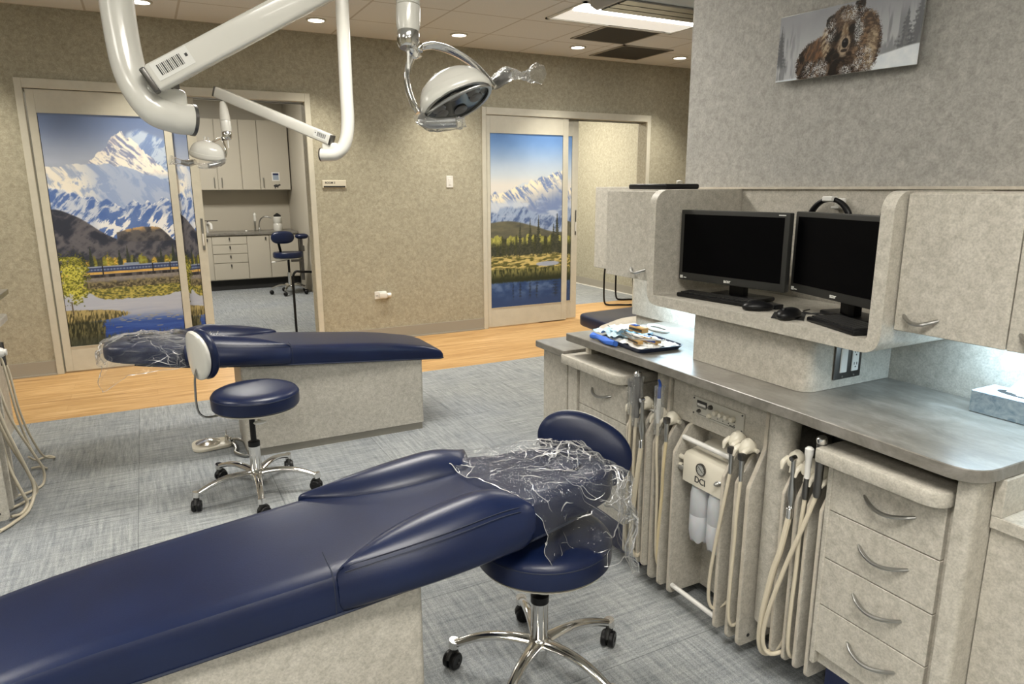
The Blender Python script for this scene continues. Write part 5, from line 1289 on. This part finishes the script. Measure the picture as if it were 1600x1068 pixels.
# ================================================================== BENCHES
PR = [(-.955,0),(-.995,.06),(-1.003,.30),(-1.0,.55),(-.985,.76),(-.945,.91),(-.87,.982),(-.75,1.0),(-.5,1.012),(-.25,1.018),(0,1.02)]
PR = PR + [(-y, z) for y, z in PR[:-1][::-1]]
def bench(label, toe, dr, yc, zb0, base_s, base_near, group='padded dental benches', ycf=lambda s: 0, seam=.90, hs=0):
    """toe: x of the foot tip; dr: +1 when the head points to +x. Upholstery rises 4.9 degrees to the head."""
    SL = .085
    X = lambda s: toe+dr*s
    ZB = lambda s: zb0+SL*s
    def W(s):
        if s < seam: return .205+.032*(s/seam)
        return float(np.interp(s, [seam, 1.15, 1.40, 1.50, 1.60, 1.66], [.237,.235,.215,.185,.15,.12]))
    def T(s): return float(np.interp(s, [0,.015,.04,.10,.35,1.45,1.60,1.66], [.030,.048,.062,.078,.104,.110,.10,.07]))
    r = thing('dental_bench', label, 'treatment bench', (X(.65), yc, 0), group)
    b = B(); secs = []
    S = [0,.004,.015,.035,.07,.12,.2,.3,.4,.5,.6,.7,.8,.86,.895,.90,.905,.94,1.0,1.1,1.2,1.3,1.38,1.44,1.5,1.55,1.6,1.64,1.66]
    for s in S:
        k = float(np.interp(s, [0,.004,.015,.035,.07], [.86,.92,.965,.99,1])); dip = 0
        secs.append([(X(s), yc+ycf(s)+y*W(s)*k*(1-dip), ZB(s)+z*(T(s)-dip*.6)) for y, z in PR])
    loft(b, secs); fix(b); up_ = obj('upholstery', b, M['navy'], r)
    for sd in (-1, 1):     # bottom piping
        b = B(); tube(b, [(X(s), yc+ycf(s)+sd*W(s)*1.0*(float(np.interp(s,[0,.03],[.9,1]))), ZB(s)+.004) for s in S[1:]], .0038, 8, 0); obj('piping', b, M['seam'], up_)
    b = B(); pts = [(X(seam), yc+ycf(seam)+y*W(seam)*1.002, ZB(seam)+z*T(seam)+.0005) for y, z in PR[1:9]]; tube(b, pts, .0016, 6, 0); obj('cross_seam', b, M['seam'], up_)
    # side bolsters
    for sd in (-1, 1):
        s0, L = seam+.004, .53; secs = []; crest = []
        for i in range(25):
            t = i/24; s = s0+L*t
            g = (1-(1-t)**3.4) * (1 if t < .86 else math.sqrt(max(0, 1-((t-.86)/.14)**2))*.9+.1)
            d = .012+.150*g; hh = .002+.056*(1-(1-t)**2.8)*(1 if t < .70 else max(0, math.cos((t-.70)/.3*PI/2))**.9*.9+.1); o = .030*math.sin(PI*min(1,t*.92))
            W0 = W(seam)+.002; tt = T(1.1); z0 = ZB(s); e = 1 if t < .9 else math.sqrt(max(.02, 1-((t-.9)/.1)**2))
            lo = .0 if t < .9 else (1-e)*.05
            prof = [(.004-o*.3, .002+lo), (-o-.002,.018+lo), (-o-.006,.045), (-o-.002,.075), (-o+.012,.100), (-o+.012+.16*d,.108+.62*hh), (.36*d,.110+hh), (.58*d,.110+hh*.93), (.78*d,.110+hh*.62), (.93*d,.110+hh*.22), (d,.106), (d-.004,.088), (.5*d,.07), (.03,.02)]
            secs.append([(X(s), yc+ycf(s)*(.6)+sd*(W0-p*(e if p > 0 else e)), z0+q*(1 if q < .1 else 1)) for p, q in prof])
            crest.append((X(s), yc+ycf(s)*.6+sd*(W0+o-.010-.010*t)*1.0, z0+.1005+.30*hh))
        b = B(); loft(b, secs); fix(b); bo = obj('side_bolster', b, M['navy'], r); subsurf(bo, 1)
        for off in (0, .009):
            b = B(); tube(b, [(p[0], p[1]-sd*off, p[2]+off*.9+.0022) for p in crest[1:-2]], .0011, 6, 0); obj('stitching', b, M['seam'], bo)
    # head cushion
    b = B(); secs = []
    for s, w, t, z in ((1.40,.100,.05,.02),(1.42,.145,.080,.006),(1.46,.164,.095,0),(1.55,.172,.102,0),(1.64,.168,.100,0),(1.71,.150,.094,.002),(1.755,.128,.084,.006),(1.785,.098,.066,.014),(1.798,.06,.045,.024)):
        s = s-hs*(s > 1.5)
        secs.append([(X(s), yc+ycf(s)+y*w, ZB(s)+.012+z+zz*t) for y, zz in PR])
    loft(b, secs); fix(b); hd = obj('head_cushion', b, M['navy'], r); subsurf(hd, 1)
    b = B(); tube(b, [(X(1.63)+.050*math.cos(a), yc+ycf(1.63)+.070*math.sin(a), ZB(1.63+dr*.050*math.cos(a))+.1145) for a in [2*PI*k/28 for k in range(29)]], .006, 8, 0, cap=False); obj('ring_seam', b, M['navy'], hd)
    # pedestal base
    a, c = base_s; x0, x1 = X(a), X(c); b = B()
    bn = base_near; bf = yc+(yc-bn)*.82
    q = rpoly([(min(x0,x1),bn,.018),(max(x0,x1),bn,.018),(max(x0,x1),bf,.018),(min(x0,x1),bf,.018)], 5)
    lo = [b.verts.new((x, y, .045)) for x, y in q]; hi = [b.verts.new((x, y, ZB(dr*(x-toe))-.0005)) for x, y in q]
    b.faces.new(lo[::-1]); b.faces.new(hi)
    for i in range(len(q)): b.faces.new((lo[i], lo[(i+1)%len(q)], hi[(i+1)%len(q)], hi[i]))
    fix(b); obj('pedestal_base', b, M['laminate'], r)
    b = B(); box(b, (min(x0,x1)+.006, bn+.010, 0), (max(x0,x1)-.010, bf-.01, .045)); obj('plinth', b, plain('plinth_grey', (.26,.245,.21), .5), r)
    return r
bench('near navy dental bench across the picture foreground, head under clear film', -.60, 1, 1.705, .391, (.13, 1.125), 1.500, ycf=lambda s: float(np.interp(s, [1.35, 1.7], [0, -.05])), hs=.035)
bench('far navy dental bench on a mottled pedestal, head toward the left door', 1.535, -1, 4.035, .425, (.145, 1.17), 3.832)

# ------------------------------------------------------------------ clear plastic covers
def film_cover(label, y0, y1, s0, s1, top, drop, seed, nx=64, ny=72, amp=.010, skew=0, nglint=110):
    """rectangular film draped over the head end; fx(s)->x, top(s,y)->surface height"""
    b = B(); g = []
    for i in range(nx+1):
        row = []
        for j in range(ny+1):
            v = j/ny; y = y0+(y1-y0)*v; s = s0+(s1-s0)*i/nx+skew*y*(1-i/nx)+.012*mnoise.noise(Vector((y*14, seed, i*.06)))
            wob = .020*mnoise.noise(Vector((s*6, seed, 0)))
            px, py, pz = top(s, y+wob)
            n1 = mnoise.noise(Vector((s*11+seed, y*11, pz*9))); n2 = mnoise.noise(Vector((s*30, y*30+seed, pz*30)))
            rid = (1-abs(mnoise.noise(Vector((s*9+y*9, (s-y)*4, seed+pz*6)))*2.2))
            h = amp*(.9*n1+.45*n2+.75*max(0, rid)**3)
            d = drop(s, y)
            row.append(b.verts.new((px + d[0]*h + .004*n2, py + d[1]*h + .003*n1, pz + d[2]*h + amp*.7)))
        g.append(row)
    for i in range(nx):
        for j in range(ny):
            q = (g[i][j], g[i+1][j], g[i+1][j+1], g[i][j+1])
            if (i+j) % 2: b.faces.new((q[0], q[1], q[2])); b.faces.new((q[0], q[2], q[3]))
            else: b.faces.new((q[0], q[1], q[3])); b.faces.new((q[1], q[2], q[3]))
    P_ = [[v.co.copy() for v in row] for row in g]
    fix(b); co = tag(obj('plastic_cover', b, M['film'], smooth=False), label, 'plastic cover')
    def at(i, j):
        i = min(max(i, 0), nx-.001); j = min(max(j, 0), ny-.001); a, c = int(i), int(j); fi, fj = i-a, j-c
        return (P_[a][c]*(1-fi)+P_[a+1][c]*fi)*(1-fj) + (P_[a][c+1]*(1-fi)+P_[a+1][c+1]*fi)*fj
    rnd = random.Random(int(seed*100)); cb = B()  # pale ribbons on folds and hem stand in for glints on the film
    hub = [(rnd.uniform(.25,.9)*nx, rnd.uniform(.1,.9)*ny) for _ in range(7)]
    for k in range(nglint):
        hx, hy = hub[k % 7]
        if k % 3: i0, j0 = hx+rnd.gauss(0, 4), hy+rnd.gauss(0, 5)
        else: i0, j0 = rnd.uniform(0, nx), rnd.uniform(0, ny)
        a = rnd.uniform(0, 2*PI); n = rnd.randint(3, 11); st = rnd.uniform(.9, 2.2); pts = []; sc = rnd.uniform(.0005, .0012) if rnd.random() < .75 else rnd.uniform(.0014, .0026)
        for q in range(n):
            pts.append(at(i0, j0)+Vector((rnd.gauss(0,.0012), rnd.gauss(0,.0012), rnd.gauss(.001,.0012)))); a += rnd.gauss(0, .28); i0 += math.cos(a)*st; j0 += math.sin(a)*st
        rr = [sc*(.25+math.sin(PI*q/(n-1))*rnd.uniform(.5,1.3)) for q in range(n)]
        tube(cb, pts, rr, 5, 2, flat=.5)
    for lo, f in ((nx, lambda q: (q, 0)), (nx, lambda q: (q, ny)), (ny, lambda q: (0, q)), (ny, lambda q: (nx, q))):
        pts = [at(*f(q))+Vector((0,0,.0006)) for q in range(0, lo+1)]
        tube(cb, pts, [.0014+.0014*max(0, mnoise.noise(Vector((q*.35, seed, 1)))*2) for q in range(len(pts))], 5, 0, flat=.6)
    fix(cb); obj('crease_glints', cb, M['crease_glint'], co); return co
def make_top(toe, dr, yc, zb0, near_drop, far_drop, end_drop, wid=.17, s_end=1.80, slack=.05, yshift=lambda s: 0):
    def top(s, y):
        # y runs across; outside the half width the sheet hangs down
        w = float(np.interp(s, [1.1,1.35,1.5,1.7,1.81], [.20,.19,.180,.160,.10])) ; yc2 = yc+yshift(s)
        z = zb0+.085*min(s, s_end)+float(np.interp(s, [1.1,1.38,1.45,1.70,1.80], [.118,.120,.121,.116,.085]))
        x = toe+dr*min(s, s_end+.015)
        ex = max(0, s-s_end)
        d = abs(y)-w; dz = ex*.93
        sg = 1 if y > 0 else -1
        if d <= 0: z -= dz
        else: z -= max(0, dz-d*.9)+.15*min(dz, d)
        if d > 0:
            c = min(d, .03); z -= c*.5; yy = yc2+sg*(w+c*.75)
            rest = d-c
            if rest > 0:
                z -= rest*.96; yy += sg*(.010+rest*.10)+.018*math.sin(s*34+sg)*min(1, rest/.08)
            return x+dr*.012*math.sin(y*40)*min(1,d/.05), yy, z
        return x, yc2+y, z
    def drop(s, y):
        w = .17; d = abs(y)-w
        if d > .02: return (0, (1 if y > 0 else -1), .15)
        if s > s_end and d <= .02: return (dr, 0, .2)
        return (0, 0, 1)
    return top, drop
t1, d1 = make_top(-.60, 1, 1.705, .391, 0, 0, 0, s_end=1.766, yshift=lambda s: float(np.interp(s, [1.35,1.7], [0,-.05])))
film_cover('clear crinkled plastic cover over the head of the near bench', -.43, .24, 1.36, 1.93, t1, d1, 2.3, skew=-.30, nglint=300)
t2, d2 = make_top(1.535, -1, 4.035, .425, 0, 0, 0)
film_cover('clear crinkled plastic bag over the head of the far bench', -.325, .25, 1.24, 1.885, t2, d2, 7.7, nglint=260)

# foot pedal beside the far bench
r = thing('foot_pedal', 'round steel foot pedal on the carpet at the far bench base', 'foot pedal', (.22, 4.14, 0))
b = B(); prism(b, rpoly([(.10,4.03,.07),(.10,4.24,.07),(.30,4.20,.04),(.33,4.12,.03),(.30,4.06,.04)], 8), 'z', .001, .020, .005, 2); obj('pedal_base', b, M['cream'], r)
b = B(); lathe(b, [(0,.020),(.066,.020),(.066,.028),(.050,.034),(0,.050)], (.185,4.135,0), n=40); fix(b); obj('disc', b, M['chrome'], r)
b = B(); cyl(b, (.285,4.13,.018), (.285,4.13,.05), .010); cyl(b, (.285,4.13,.05), (.285,4.13,.085), .003); lathe(b, [(.012,0),(.012,.02),(.008,.03)], (.30,4.10,.018), n=14); fix(b); obj('valve', b, M['chrome'], r)
b = B(); tube(b, [(.31,4.11,.03),(.345,4.06,.04),(.38,4.0,.03),(.385,3.93,.012)], .008, 10, 5); tube(b, [(.31,4.12,.02),(.32,4.0,.012),(.31,3.93,.012),(.345,3.86,.012),(.375,3.85,.012)], .008, 10, 5); obj('hose', b, M['steel'], r)

# ================================================================== OVERHEAD EXAM LIGHTS
def rect_beam(bm, a, c, w, h, upv=Vector((0,0,1)), bev=.008):
    a, c = Vector(a), Vector(c); d = (c-a).normalized(); s = d.cross(upv).normalized(); u = s.cross(d)
    obox(bm, (a+c)/2, d, s, u, (c-a).length/2, w/2, h/2, bev, 3)
rV = Vector((math.cos(YAW), -math.sin(YAW), 0)); fV = Vector((math.sin(YAW), math.cos(YAW), 0)); uV = Vector((0,0,1))
def exam_light(label, group, tube_pts, tr, arm_a, arm_b, stem_top, stem_bot, hc, la, n, R0, yoke_pts, handles, shield_pts, sign=1, sleeve_label=''):
    r = thing('exam_light', label, 'exam light', (tube_pts[0][0], tube_pts[0][1], CEIL), group)
    b = B(); tube(b, tube_pts, tr, 28, 8); fix(b); tb = obj('curved_post', b, M['white'], r)
    t0 = Vector(tube_pts[0]); b = B(); lathe(b, [(tr*3,-.001),(tr*3,-.02),(tr*1.6,-.05),(tr*1.02,-.055)], (t0.x,t0.y,CEIL), n=36); fix(b); obj('ceiling_canopy', b, M['white'], r)
    te = Vector(tube_pts[-1]); td = (te-Vector(tube_pts[-2])).normalized()
    b = B(); cyl(b, te-td*.002, te+td*.006, tr*1.03, n=28); obj('end_ring', b, M['darksteel'], r)
    # saddle bracket and pivot
    a = Vector(arm_a); c = Vector(arm_b); sd = Vector((te.x, te.y, te.z+tr*.8))-td*.055
    b = B(); q = td.cross(uV).normalized()
    obox(b, sd+uV*.012, td, q, uV, .045, tr*.55, .024, .012, 4); obj('saddle', b, M['white'], r)
    b = B(); obox(b, sd+uV*.052, td, q, uV, .016, .016, .024, .003); obox(b, sd+uV*.045+td*.008, td, q, uV, .024, .010, .012, .003); obj('hinge', b, M['darksteel'], r)
    b = B(); rect_beam(b, a, c, .046, .062, bev=.010); am = obj('boom_arm', b, M['white'], r)
    dd = (c-a).normalized(); b = B(); rect_beam(b, a-dd*.010, a+dd*.004, .042, .058, bev=.004); rect_beam(b, c-dd*.004, c+dd*.010, .042, .058, bev=.004); obj('end_caps', b, M['darksteel'], am)
    ss = dd.cross(uV).normalized(); uu = ss.cross(dd)
    cs = ss if ss.dot(-fV) > 0 else -ss
    lb = (a if sign > 0 else c); ldir = dd if sign > 0 else -dd
    b = B(); obox(b, lb+ldir*.060+cs*.0234+uu*.006, ldir, uu, cs, .045, .020, .0006); lbm = obj('barcode_label', b, M['label'], am)
    b = B()
    for k in range(14): obox(b, lb+ldir*(.028+k*.0042)+cs*.0243+uu*.006, ldir, uu, cs, .0007+.0008*(k%3 == 0), .012, .0003)
    obox(b, lb+ldir*.096+cs*.0243+uu*.009, ldir, uu, cs, .003, .0035, .0003)
    obj('barcode', b, M['ink'], lbm)
    # stem
    s0, s1 = Vector(stem_top), Vector(stem_bot); L = (s1-s0).length; ax = (s1-s0).normalized()
    b = B(); cyl(b, s0-ax*.05, s0, .011); obj('spindle', b, M['darksteel'], r)
    b = B(); lathe(b, [(0,0),(.017,0),(.020,.004),(.0285,L*.45),(.030,L*.62),(.0305,L*.63),(.0275,L*.635),(.0305,L*.645),(.030,L*.9),(.027,L),(0,L)], s0, ax, 32); fix(b); obj('stem_cover', b, M['white'], r)
    b = B(); lathe(b, [(0,0),(.0275,0),(.0285,.006),(.0285,.030),(.022,.040),(0,.040)], s1, ax, 28); fix(b); obj('collar', b, M['chrome'], r)
    b = B(); cyl(b, s1+ax*.04, s1+ax*.092, .0035, n=12); obj('pin', b, M['whiteplastic'], r)
    # yoke
    y0 = Vector(yoke_pts[0]); b = B(); tube(b, [s1+ax*.012, s1+ax*.022+(y0-s1)*.5, y0], [.018,.017,.016], 16, 4); obj('yoke_socket', b, M['chrome'], r)
    b = B(); P = catmull(yoke_pts, 8); C0 = Vector(hc); secs = []
    for i, p in enumerate(P):
        t = (P[min(i+1,len(P)-1)]-P[max(i-1,0)]).normalized(); rad = (p-C0).normalized(); rad = (rad-t*rad.dot(t)).normalized(); bn = t.cross(rad)
        f = math.sin(PI*i/(len(P)-1)); w = .008+.013*f; th = .0045
        secs.append([p+bn*(w*math.cos(q_))+rad*(th*math.sin(q_)) for q_ in [2*PI*k/14 for k in range(14)]])
    loft(b, secs); fix(b); obj('yoke', b, M['chrome'], r)
    # head: dome + lens, axis n pointing where the lamp shines
    hc = Vector(hc); n = Vector(n).normalized(); la = Vector(la); la = (la-n*la.dot(n)).normalized(); lb_ = n.cross(la)
    def ring(k, d, sx=1, sy=.74, m=48): return [hc+la*(R0*k*sx*math.cos(q_))+lb_*(R0*k*sy*math.sin(q_))+n*d for q_ in [2*PI*i/m for i in range(m)]]
    b = B(); loft(b, [ring(.05,-R0*.80), ring(.35,-R0*.775), ring(.62,-R0*.68), ring(.82,-R0*.52), ring(.93,-R0*.34), ring(.985,-R0*.18)]); fix(b); obj('back_shell', b, M['white'], r)
    b = B(); loft(b, [ring(.97,-R0*.185), ring(1.0,-R0*.17), ring(1.04,-R0*.02), ring(1.03,R0*.08), ring(.985,R0*.13), ring(.955,R0*.13), ring(.95,R0*.05)]); fix(b); hs = obj('front_shell', b, M['white'], r)
    b = B(); loft(b, [ring(.99,R0*.115), ring(.985,R0*.145), ring(.90,R0*.145), ring(.89,R0*.10)], caps=False); fix(b); obj('bezel_ring', b, M['steel'], hs)
    b = B(); loft(b, [ring(.95,R0*.06), ring(.90,R0*.09)]); fix(b); ln = obj('lens_panel', b, M['lens'], hs)
    b = B()
    for i in range(6):
        q_ = PI*(.12+.76*(i%3)/2)+(PI if i > 2 else 0)
        lathe(b, [(.0,0),(R0*.17,0),(R0*.19,.003),(R0*.17,.004),(0,.002)], hc+la*(R0*.55*math.cos(q_))+lb_*(R0*.36*math.sin(q_))+n*(R0*.092), n, 20)
    fix(b); obj('reflector_cups', b, M['darksteel'], ln)
    b = B(); tube(b, [hc+la*(R0*.92*math.cos(q_))+lb_*(R0*(.12+.30*math.sin(q_)))+n*(R0*.13) for q_ in [PI*i/14 for i in range(15)]], .006, 10, 2); obj('lens_rib', b, M['steel'], ln)
    for k_ in (-1, 1):
        b = B(); tube(b, [hc+la*(R0*.10*k_-R0*.12)-n*R0*.74-lb_*.01, hc+la*(R0*.10*k_-R0*.12)-n*(R0*.74+.028)-lb_*.01], [.004,.0055], 12, 0); obj('latch_peg', b, M['whiteplastic'], r)
    for pts, rr in handles:
        b = B(); tube(b, pts, rr, 18, 5); obj('handle', b, M['steel'], r)
    for pts, rr, sd_ in shield_pts:
        b = B(); P = catmull(pts, 7); secs = []; px = None
        rr_ = np.interp(np.linspace(0, len(rr)-1, len(P)), range(len(rr)), rr)
        for i, p in enumerate(P):
            t = (P[min(i+1,len(P)-1)]-P[max(i-1,0)]).normalized(); x, y = frame_of(t)
            secs.append([p+(x*math.cos(q_)+y*math.sin(q_)*.8)*(rr_[i]*(1+.30*mnoise.noise(Vector((math.cos(q_)*2.5, math.sin(q_)*2.5, i*.45+sd_))))) for q_ in [2*PI*k/18 for k in range(18)]])
        loft(b, secs, caps=False); fix(b); obj('handle_sleeve', b, M['sleeve'], r, smooth=False)
    return r
nn = rV*.39 - uV*.83 - fV*.40
la = rV*.906 + uV*.42
HC = Vector((.752, 1.752, 1.672))
exam_light('near overhead exam light on a thick curved white post, top centre', 'overhead exam lights',
    [(-.005,1.955,CEIL),(-.005,1.955,2.2),(-.005,1.953,1.95),(-.005,1.948,1.82),(.006,1.930,1.71),(.041,1.905,1.636),(.086,1.910,1.615),(.126,1.920,1.611)], .0365,
    (.046,1.862,1.690), (.668,1.785,2.050), (.655,1.815,2.005), (.639,1.786,1.832), HC, la, nn, .097,
    [(.672,1.815,1.790),(.690,1.83,1.806),(.72,1.82,1.812),(.760,1.80,1.800),(.805,1.772,1.770),(.840,1.752,1.735),(.858,1.735,1.708)],
    [([(.850,1.745,1.712),(.885,1.77,1.728),(.925,1.80,1.752)], [.012,.015,.017]), ([(.662,1.768,1.624),(.672,1.74,1.610),(.730,1.70,1.612)], [.013,.015,.014])],
    [([(.868,1.755,1.720),(.925,1.80,1.752),(.965,1.815,1.755),(.985,1.83,1.757),(1.03,1.85,1.762),(1.06,1.86,1.772)], [.020,.024,.014,.010,.022,.036], 1.0),
     ([(.655,1.775,1.628),(.675,1.74,1.606),(.730,1.70,1.608),(.75,1.69,1.612)], [.016,.021,.019,.014], 4.0)])
# left half of the yoke
b = B()
exl = [o for o in COL.objects if o.name.startswith('exam_light')][-1]
P = catmull([(.672,1.815,1.790),(.655,1.812,1.775),(.642,1.812,1.74),(.640,1.805,1.70),(.648,1.790,1.66),(.658,1.782,1.638)], 8); secs = []
for i, p in enumerate(P):
    t = (P[min(i+1,len(P)-1)]-P[max(i-1,0)]).normalized(); rad = (p-HC).normalized(); rad = (rad-t*rad.dot(t)).normalized(); bn = t.cross(rad)
    w = .019-.008*i/(len(P)-1); secs.append([p+bn*(w*math.cos(q_))+rad*(.0085*math.sin(q_)) for q_ in [2*PI*k/14 for k in range(14)]])
loft(b, secs); fix(b); obj('yoke', b, M['chrome'], exl)
HC2 = Vector((.368, 4.600, 1.640))
exam_light('far overhead exam light with a sloping white boom, in front of the left door', 'overhead exam lights',
    [(1.085,4.085,CEIL),(1.083,4.083,2.3),(1.080,4.080,2.0),(1.078,4.078,1.80),(1.055,4.085,1.69),(1.01,4.10,1.640),(.965,4.125,1.632),(.935,4.145,1.632)], .0365,
    (.985,4.10,1.712), (.452,4.650,2.005), (.480,4.612,1.945), (.482,4.572,1.770), HC2, rV*.93+uV*.30, -uV*.96-rV*.22+fV*.25, .100,
    [(.468,4.575,1.745),(.455,4.58,1.735),(.462,4.565,1.70),(.468,4.555,1.66),(.462,4.55,1.628)],
    [([(.29,4.63,1.60),(.26,4.64,1.592),(.225,4.65,1.60)], [.012,.014,.014]), ([(.45,4.56,1.61),(.42,4.52,1.59),(.36,4.50,1.575)], [.012,.014,.013])],
    [([(.30,4.62,1.60),(.26,4.64,1.592),(.225,4.65,1.60),(.19,4.66,1.605),(.165,4.665,1.612)], [.020,.024,.016,.026,.034], 2.0),
     ([(.45,4.56,1.61),(.42,4.52,1.59),(.36,4.50,1.575),(.30,4.52,1.575)], [.018,.022,.022,.016], 6.0)], sign=1)
exl = [o for o in COL.objects if o.name.startswith('exam_light')][-1]
b = B(); tube(b, [(.455,4.58,1.740),(.41,4.62,1.72),(.36,4.66,1.685),(.32,4.67,1.655)], [.012,.012,.010,.008], 12, 5, flat=.5); obj('yoke', b, M['chrome'], exl)
b = B(); lathe(b, [(.0385,0),(.0405,.004),(.0405,.020),(.0385,.024)], (1.083,4.083,2.455), n=28); fix(b); obj('post_collar', b, M['white'], exl)

# ================================================================== LEFT UNIT WITH HOSES
r = thing('delivery_cabinet', 'mottled delivery cabinet at the picture left edge', 'cabinet', (-1.0, 4.1, 0))
r['label'] = 'mottled delivery cabinet at the picture left edge, behind the dangling hoses'
b = B(); box(b, (-1.35, 3.45, .09), (-.80, 4.74, .8395)); obj('body', b, M['laminate'], r)
b = B(); box(b, (-1.35, 3.45, 0), (-.85, 4.74, .09)); obj('toe_kick', b, M['navy_gloss'], r)
for y in (3.46, 3.58, 3.69):
    b = B(); prism(b, rpoly([(-.655,.05,.02),(-.655,.58,.03),(-.715,.68,.03),(-.80,.68),(-.80,.05)], 6), 'y', y-.008, y+.008, .0015, 1); obj('divider', b, M['laminate'], r)
b = B(); cyl(b, (-.69,3.451,.085), (-.69,3.4505,.085), .007, n=14); obj('screw_cap', b, M['ink'], r)
b = B(); cyl(b, (-.852, 4.69, .091), (-.852, 4.69, .839), .055, n=32); obj('corner_post', b, M['laminate'], r)
b = B(); box(b, (-1.35, 3.42, .84), (-.765, 5.00, .87), .002, 1); tag(obj('countertop', b, M['counter']), 'grey countertop corner at the picture left edge', 'countertop')
b = B(); prism(b, rpoly([(-.715,4.05,.03),(-.715,4.55,.04),(-.80,4.55),(-.80,4.05)], 8), 'z', .755, .79, .003, 1); tag(obj('pull_out_tray', b, M['laminate']), 'pale pull-out board at the picture left edge under the countertop', 'tray')
lh = [
 ('hose_a', [(-.66,3.50,.66),(-.60,3.50,.60),(-.52,3.55,.42),(-.42,3.66,.20),(-.38,3.70,.08),(-.46,3.62,.012),(-.62,3.50,.012),(-.75,3.44,.012)], .0075, 'thick pale hose looping lowest onto the carpet at the picture left edge'),
 ('hose_b', [(-.66,3.55,.63),(-.63,3.56,.50),(-.56,3.60,.36),(-.44,3.72,.16),(-.40,3.80,.05),(-.45,3.80,.012),(-.60,3.72,.012),(-.72,3.66,.02)], .006, 'pale hose curling inside the lowest loop at the picture left edge'),
 ('hose_c', [(-.665,3.70,.70),(-.63,3.70,.60),(-.56,3.74,.42),(-.40,3.86,.20),(-.335,3.93,.09),(-.37,3.93,.015),(-.52,3.86,.012),(-.68,3.78,.03)], .006, 'pale hose making the widest loop at the picture left edge'),
 ('hose_d', [(-.67,3.86,.70),(-.62,3.87,.66),(-.585,3.88,.52),(-.56,3.92,.36),(-.50,4.0,.18),(-.43,4.10,.05),(-.40,4.16,.012),(-.52,4.2,.012),(-.66,4.2,.012)], .0055, 'thin pale hose hanging straight then turning at the carpet, picture left edge'),
 ('hose_e', [(-.67,3.92,.68),(-.60,3.94,.60),(-.57,3.98,.40),(-.52,4.08,.22),(-.44,4.20,.07),(-.33,4.32,.012),(-.45,4.36,.012),(-.62,4.3,.02),(-.7,4.25,.06)], .0055, 'thin pale hose reaching farthest right on the carpet, picture left edge'),
 ('hose_f', [(-.67,3.60,.58),(-.645,3.60,.40),(-.60,3.60,.24),(-.50,3.62,.10),(-.47,3.64,.04),(-.54,3.6,.012),(-.66,3.56,.02)], .007, 'short pale hose close to the left dividers'),
]
for nm, P, rr, lab in lh:
    r = thing('hanging_hose', lab, 'hose', tuple(P[0]), 'hoses of the left delivery cabinet')
    P = [(-.67+(x+.66)*.28, y, z) for x, y, z in P]
    b = B(); tube(b, P, rr, 12, 8); obj('tubing', b, M['hose'], r)
    b = B(); lathe(b, [(rr*1.1,-.01),(rr*1.4,0),(rr*1.4,.03),(rr,.04)], P[0], n=14); fix(b); obj('coupling', b, M['cream'], r)
r = thing('handpiece_holder', 'white handpiece holder on the left delivery cabinet', 'holder', (-.66, 3.83, .68))
b = B(); ellipsoid(b, (-.665,3.83,.715), .032, .024, .026); cyl(b, (-.645,3.83,.715), (-.63,3.83,.715), .015, n=20); obj('shell', b, M['whiteplastic'], r)
b = B(); cyl(b, (-.66,3.90,.64), (-.66,3.90,.75), .012, n=16); obj('knob', b, M['darksteel'], r)
